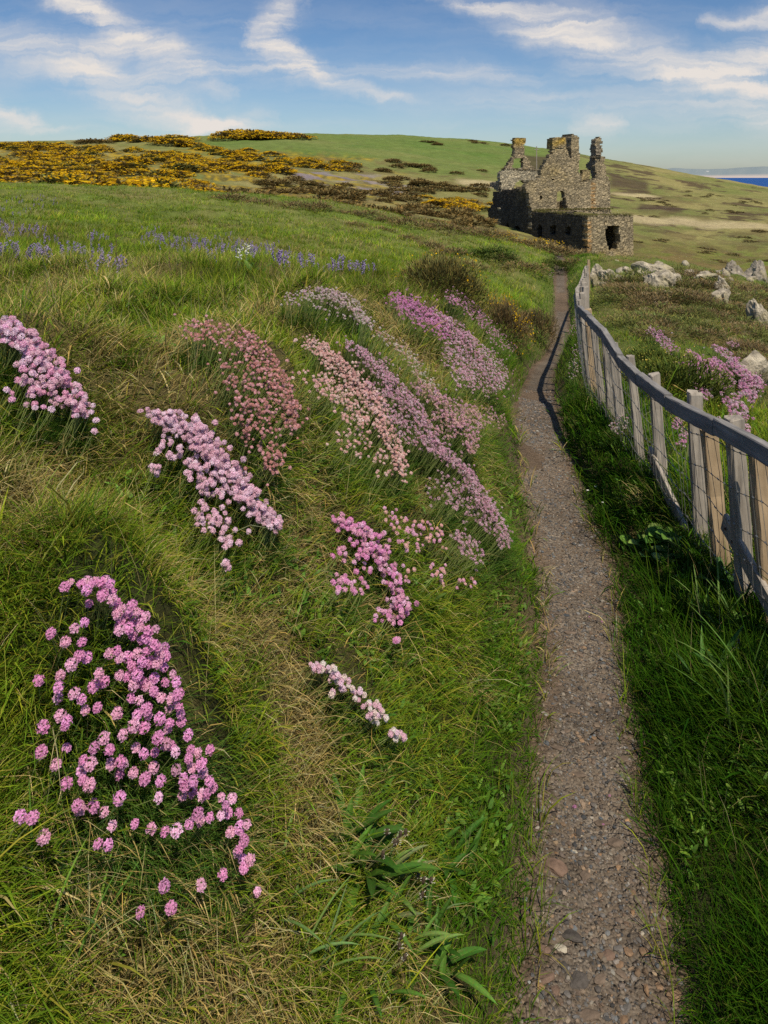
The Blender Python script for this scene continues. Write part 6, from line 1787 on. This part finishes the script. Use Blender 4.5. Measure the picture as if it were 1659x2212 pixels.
def build_plants():
    G1, G2, G3 = (.055, .125, .02), (.085, .175, .028), (.13, .21, .05)
    rosette('ribwort_plantain', 'dark broad ribbed plantain rosette in the grass at the bottom of the bank', 'plantain', 780, 1905, 36, .125, .0195, [(.045, .12, .016), G1, (.07, .15, .02)], 1, (.3, 1.5), 6, spread=.03)
    rosette('ribwort_plantain', 'plantain rosette with arching pale leaves below the dark broad one', 'plantain', 860, 1990, 16, .10, .010, [G2, G3, (.16, .2, .08)], 2, (.5, 1.3), 4, along=0.2)
    rosette('ribwort_plantain', 'plantain plant with small white seed heads near the bottom edge', 'plantain', 800, 2150, 10, .10, .011, [G1, G2], 3, (.5, 1.3), 3)
    rosette('broad_grass_tuft', 'tuft of long broad bright grass blades at the bottom left corner', 'grass tuft', 120, 2090, 14, .18, .0045, [G2, G3, (.16, .28, .04)], 4, (.05, .45), 0)
    rosette('broad_grass_tuft', 'tuft of long arching blue green blades below the largest thrift clump', 'grass tuft', 180, 2010, 10, .13, .004, [(.09, .17, .06), G2], 5, (.2, .7), 0, along=-.3)
    rosette('broad_grass_tuft', 'long arching blades sweeping right over the plantain', 'grass tuft', 640, 2040, 10, .15, .0055, [(.11, .19, .06), G3], 6, (.5, 1.1), 0, along=.35)
    rosette('ribwort_plantain', 'low dark plantain leaves close to the left edge of the path', 'plantain', 990, 1900, 18, .09, .016, [(.045, .12, .016), G1], 31, (.4, 1.4), 0, spread=.03)
    rosette('ribwort_plantain', 'dark plantain leaves between the big plantain and the bottom edge', 'plantain', 930, 2080, 20, .10, .015, [(.045, .12, .016), G1, G2], 32, (.4, 1.4), 0, spread=.03)
    rosette('dock_plant', 'leafy green dock plant at the foot of the lilac pink thrift', 'dock', 935, 1335, 12, .07, .022, [G1, G2, G3], 7, (.4, 1.2), 0)
    rosette('bramble_seedling', 'dark leafy herb in the straw above the plantain', 'herb', 850, 1480, 8, .05, .012, [G1, G2], 8, (.4, 1.2), 0)
    rosette('mallow_plant', 'round leaved green mallow on the verge below the fence', 'mallow', 1410, 1180, 30, .062, .058, [(.07, .16, .025), (.11, .22, .035), (.17, .25, .06)], 9, (.7, 1.35), 0, spread=.055)
    rosette('mallow_plant', 'smaller pale leaved mallow in front of the fence brace', 'mallow', 1440, 1205, 14, .05, .045, [(.12, .21, .05), (.18, .25, .08)], 10, (.7, 1.35), 0, spread=.04)
    rosette('ribwort_plantain', 'dark plantain among the tall grass of the right verge', 'plantain', 1540, 1500, 16, .17, .018, [(.04, .10, .02), G1], 11, (.3, 1.2), 2)
    rosette('broad_grass_tuft', 'tall bright grass blades fanning out on the right verge', 'grass tuft', 1610, 1560, 16, .24, .006, [G2, G3], 12, (.1, .8), 0, spread=.05)
    rosette('broad_grass_tuft', 'tall grass blades on the verge below the second fence brace', 'grass tuft', 1560, 1350, 14, .20, .006, [G2, G3], 13, (.1, .8), 0, spread=.05)
    rosette('dock_plant', 'dock leaves between the fence posts at the right', 'dock', 1560, 1265, 10, .11, .026, [(.05, .11, .03), G1], 14, (.3, 1.1), 0)
    rosette('broad_grass_tuft', 'dry curled straw tuft hanging at the foot of the tan fence board', 'grass tuft', 1585, 1225, 22, .10, .004, [(.42, .34, .17), (.5, .42, .24)], 15, (.5, 1.2), 0, along=2.8)
    rosette('broad_grass_tuft', 'bleached straw tuft beside the lower fence brace', 'grass tuft', 1390, 1090, 24, .12, .003, [(.42, .34, .15), (.36, .32, .12)], 16, (.4, 1.1), 0, along=3.0)
    rosette('hogweed_plant', 'white budded leafy plant in the meadow beyond the bank', 'plant', 545, 590, 12, .11, .04, [(.06, .13, .025), (.09, .17, .03)], 17, (.3, 1.1), 0, spread=.07)
    p = ground_pt(535, 592, 2, 40)
    for k, (px, h) in enumerate(((515, .05), (530, .10))):
        x = (px - CX) / F * p[1]; mb = MB(); mb.tube([(0, 0, 0), (.01, 0, h)], .006, 4, np.array([.2, .25, .1]), cap=False); o = mb.build('flower_spike', M_STEM, None)
        hb = MB()
        for q in range(14): hb.tube([(.01 + rng.normal(0, .008), rng.normal(0, .008), h + q * .006), (.01 + rng.normal(0, .014), rng.normal(0, .014), h + q * .006 + .012)], [.006, .003], 4, np.array([.75, .75, .66]))
        b = hb.build('blossom', M_PETAL, o); o.location = (x, p[1], gz(x, p[1]) + .05)
        tag(o, ('short', 'tall')[k] + ' creamy white flower spike rising from the leafy meadow plant', 'flower spike')
    for k, (px, pb, pt, lb) in enumerate([(258, 600, 495, 'bare dark stalk standing among bluebells at the left'), (372, 610, 540, 'bare dark stalk with short side twigs nearer the bank'), (30, 610, 585, 'short dry pinkish stalk at the left edge of the meadow')]):
        p = ground_pt(px, pb, 2, 30); h = (pb - pt) / F * p[1]; mb = MB(); t = np.linspace(0, 1, 9)
        mb.tube(np.stack([-.10 * h * t + .02 * h * np.sin(t * 9), 0 * t, h * t], 1), np.linspace(.006, .002, 9) * (.6 if k < 2 else 1.2), 4, np.array([.10, .06, .05]) if k < 2 else np.array([.5, .36, .28]))
        for q in range(10 if k < 2 else 2):
            u = rng.uniform(.35, 1); c = np.array([-.10 * h * u, 0, h * u]); mb.tube([c, c + np.array([rng.normal(0, .04), rng.normal(0, .02), .03]) * h * 1.6], [.002, .001], 3, np.array([.10, .06, .05]))
        o = mb.build('dead_stalk', M_STEM); o.location = p; tag(o, lb, 'dead stalk')
    # thrift heads fallen on the path, buttercups and daisies on the verge
    t = head_geo(16, 3, (.66, .22, .52), (.8, .4, .65), 77, False); fm = mesh_np('fallen_flower', t[0], t[1], t[2], t[3], [M_PETAL])
    for px, py, lb in [(1241, 1748, 'fallen pink flower head near the middle of the path'), (1317, 1724, 'fallen pink petals close to the shaded right edge of the path'), (1369, 1718, 'fallen pink petals touching the right verge'), (1273, 1336, 'pair of fallen pink petals on the lit gravel, left one'), (1300, 1346, 'fallen pink petals on the lit gravel, right one'), (1303, 1786, 'faint fallen petal just below the middle flower head')]:
        p = ground_pt(px, py, .8, 8); o = bpy.data.objects.new('fallen_flower', fm); col.objects.link(o); s = .006 if 'middle of' in lb else .0035; o.scale = (s, s, s * .6); o.location = (p[0], p[1], p[2] + .006); o.rotation_euler = (.4, .3, px); tag(o, lb, 'flower head')
    for px, py, c, lb in [(1528, 1422, (.85, .62, .02), 'small yellow buttercup in the dark right verge'), (1620, 1325, (.8, .5, .02), 'orange yellow flower at the far right of the verge'), (1268, 1068, (.85, .85, .8), 'tiny white flower on the verge beside the path, nearest the gravel'), (1285, 1060, (.85, .85, .8), 'tiny white flower on the verge, second from the gravel'), (1300, 1095, (.85, .85, .8), 'tiny white flower on the verge, lowest of the three')]:
        p = ground_pt(px, py + 20, .8, 9); mb = MB(); h = 20 / F * p[1] + .02; mb.tube([(0, 0, 0), (.004, 0, h)], .0009, 3, np.array([.12, .2, .05]), cap=False); o = mb.build('wild_flower', M_STEM)
        fb = MB()
        for k in range(6):
            a = k * 1.047; u = np.array([math.cos(a), math.sin(a), .35]); v = np.array([-math.sin(a), math.cos(a), 0]); e = np.array([.004, 0, h])
            fb.add([e, e + u * .005 - v * .003, e + u * .008, e + u * .005 + v * .003], Q=[(0, 1, 2, 3)], C=np.array(c))
        fb.build('petals', M_PETAL, o); o.location = p; tag(o, lb, 'wild flower')


# ------------------------------------------------------------------ sea and far coast
def build_sea():
    x = np.linspace(-6000, 26000, 60); y = np.linspace(600, 30000, 60); X, Y = np.meshgrid(x, y)
    V = np.stack([X, Y, np.full(X.shape, -42.)], -1).reshape(-1, 3); nc = 60
    i = (np.arange(59)[:, None] * nc + np.arange(59)[None]).ravel()
    o = obj('sea', mesh_np('sea', V, np.stack([i, i + 1, i + nc + 1, i + nc], 1), None, None, [M_SEA], True)); tag(o, 'deep blue sea beyond the headland', kind='structure')
    d0 = 9500.; n = 260; px = np.linspace(1150, 2500, n)
    py = np.interp(px, [1150, 1420, 1450, 1480, 1530, 1570, 1610, 1650, 1700, 2000, 2500], [372, 366, 363, 364, 366, 364, 361, 359.5, 360, 362, 368]) + fbm(px / 25, px * 0, 4, 8) * 1.0
    rows = [(0, 0.0), (60, .10), (500, .35), (1300, .8), (1800, 1.0), (2600, .7)]
    V = []; C = []
    for (dd, k) in rows:
        dist = d0 + dd; top = (HOR - py) / F * (d0 + 1800) + CAMZ
        z = -42.5 + (top + 42.5) * k
        V.append(np.stack([(px - CX) / F * dist, np.full(n, dist), z], 1))
        nn = np.clip(.5 + fbm(px / 12, px * 0 + dd * .01, 3, 14), 0, 1)[:, None]
        C.append((np.array([.42, .36, .33]) if dd < 100 else np.array([.17, .215, .235]) * (1 - nn * .4) + np.array([.24, .27, .26]) * nn * .4) * np.ones((n, 1)))  # hills carry a painted distance haze in their colour
    V = np.vstack(V); C = np.vstack(C); i = (np.arange(len(rows) - 1)[:, None] * n + np.arange(n - 1)[None]).ravel()
    m = plain_mat('hazy_coast', (.3, .33, .33), .95, 0, 0, 1)
    at = N(m.node_tree, 'ShaderNodeAttribute', attribute_name='Col'); pb = [q for q in m.node_tree.nodes if q.type == 'BSDF_PRINCIPLED'][0]; m.node_tree.links.new(at.outputs['Color'], pb.inputs['Base Color'])
    o = obj('hills', mesh_np('hills', V, np.stack([i, i + 1, i + n + 1, i + n], 1), None, C, [m], True)); tag(o, 'low hazy coast across the water', kind='structure')
    # white farmhouse on the far coast
    mb = MB(); w, l, h, rf = 20, 11, 8, 14
    mb.add([(-w, -l, -6), (w, -l, -6), (w, l, -6), (-w, l, -6), (-w, -l, h), (w, -l, h), (w, l, h), (-w, l, h)], Q=[(0, 1, 5, 4), (1, 2, 6, 5), (2, 3, 7, 6), (3, 0, 4, 7)], C=np.array([.85, .83, .78]))
    mb.add([(-w, 0, rf), (w, 0, rf), (-w, -l, h), (w, -l, h), (-w, l, h), (w, l, h)], Q=[(0, 2, 3, 1), (0, 1, 5, 4)], T=[(0, 4, 2), (1, 3, 5)], C=np.array([.55, .54, .52]))
    o = mb.build('farmhouse', M_PEBBLE); dist = d0 + 1150; o.location = ((1528 - CX) / F * dist, dist, CAMZ + (HOR - 371.5) / F * dist); tag(o, 'tiny white farmhouse on the far coast across the sea', 'house')


build_sea(); build_fence(); build_castle(); build_scrub(); build_rocks(); build_bluebells(); build_plants()
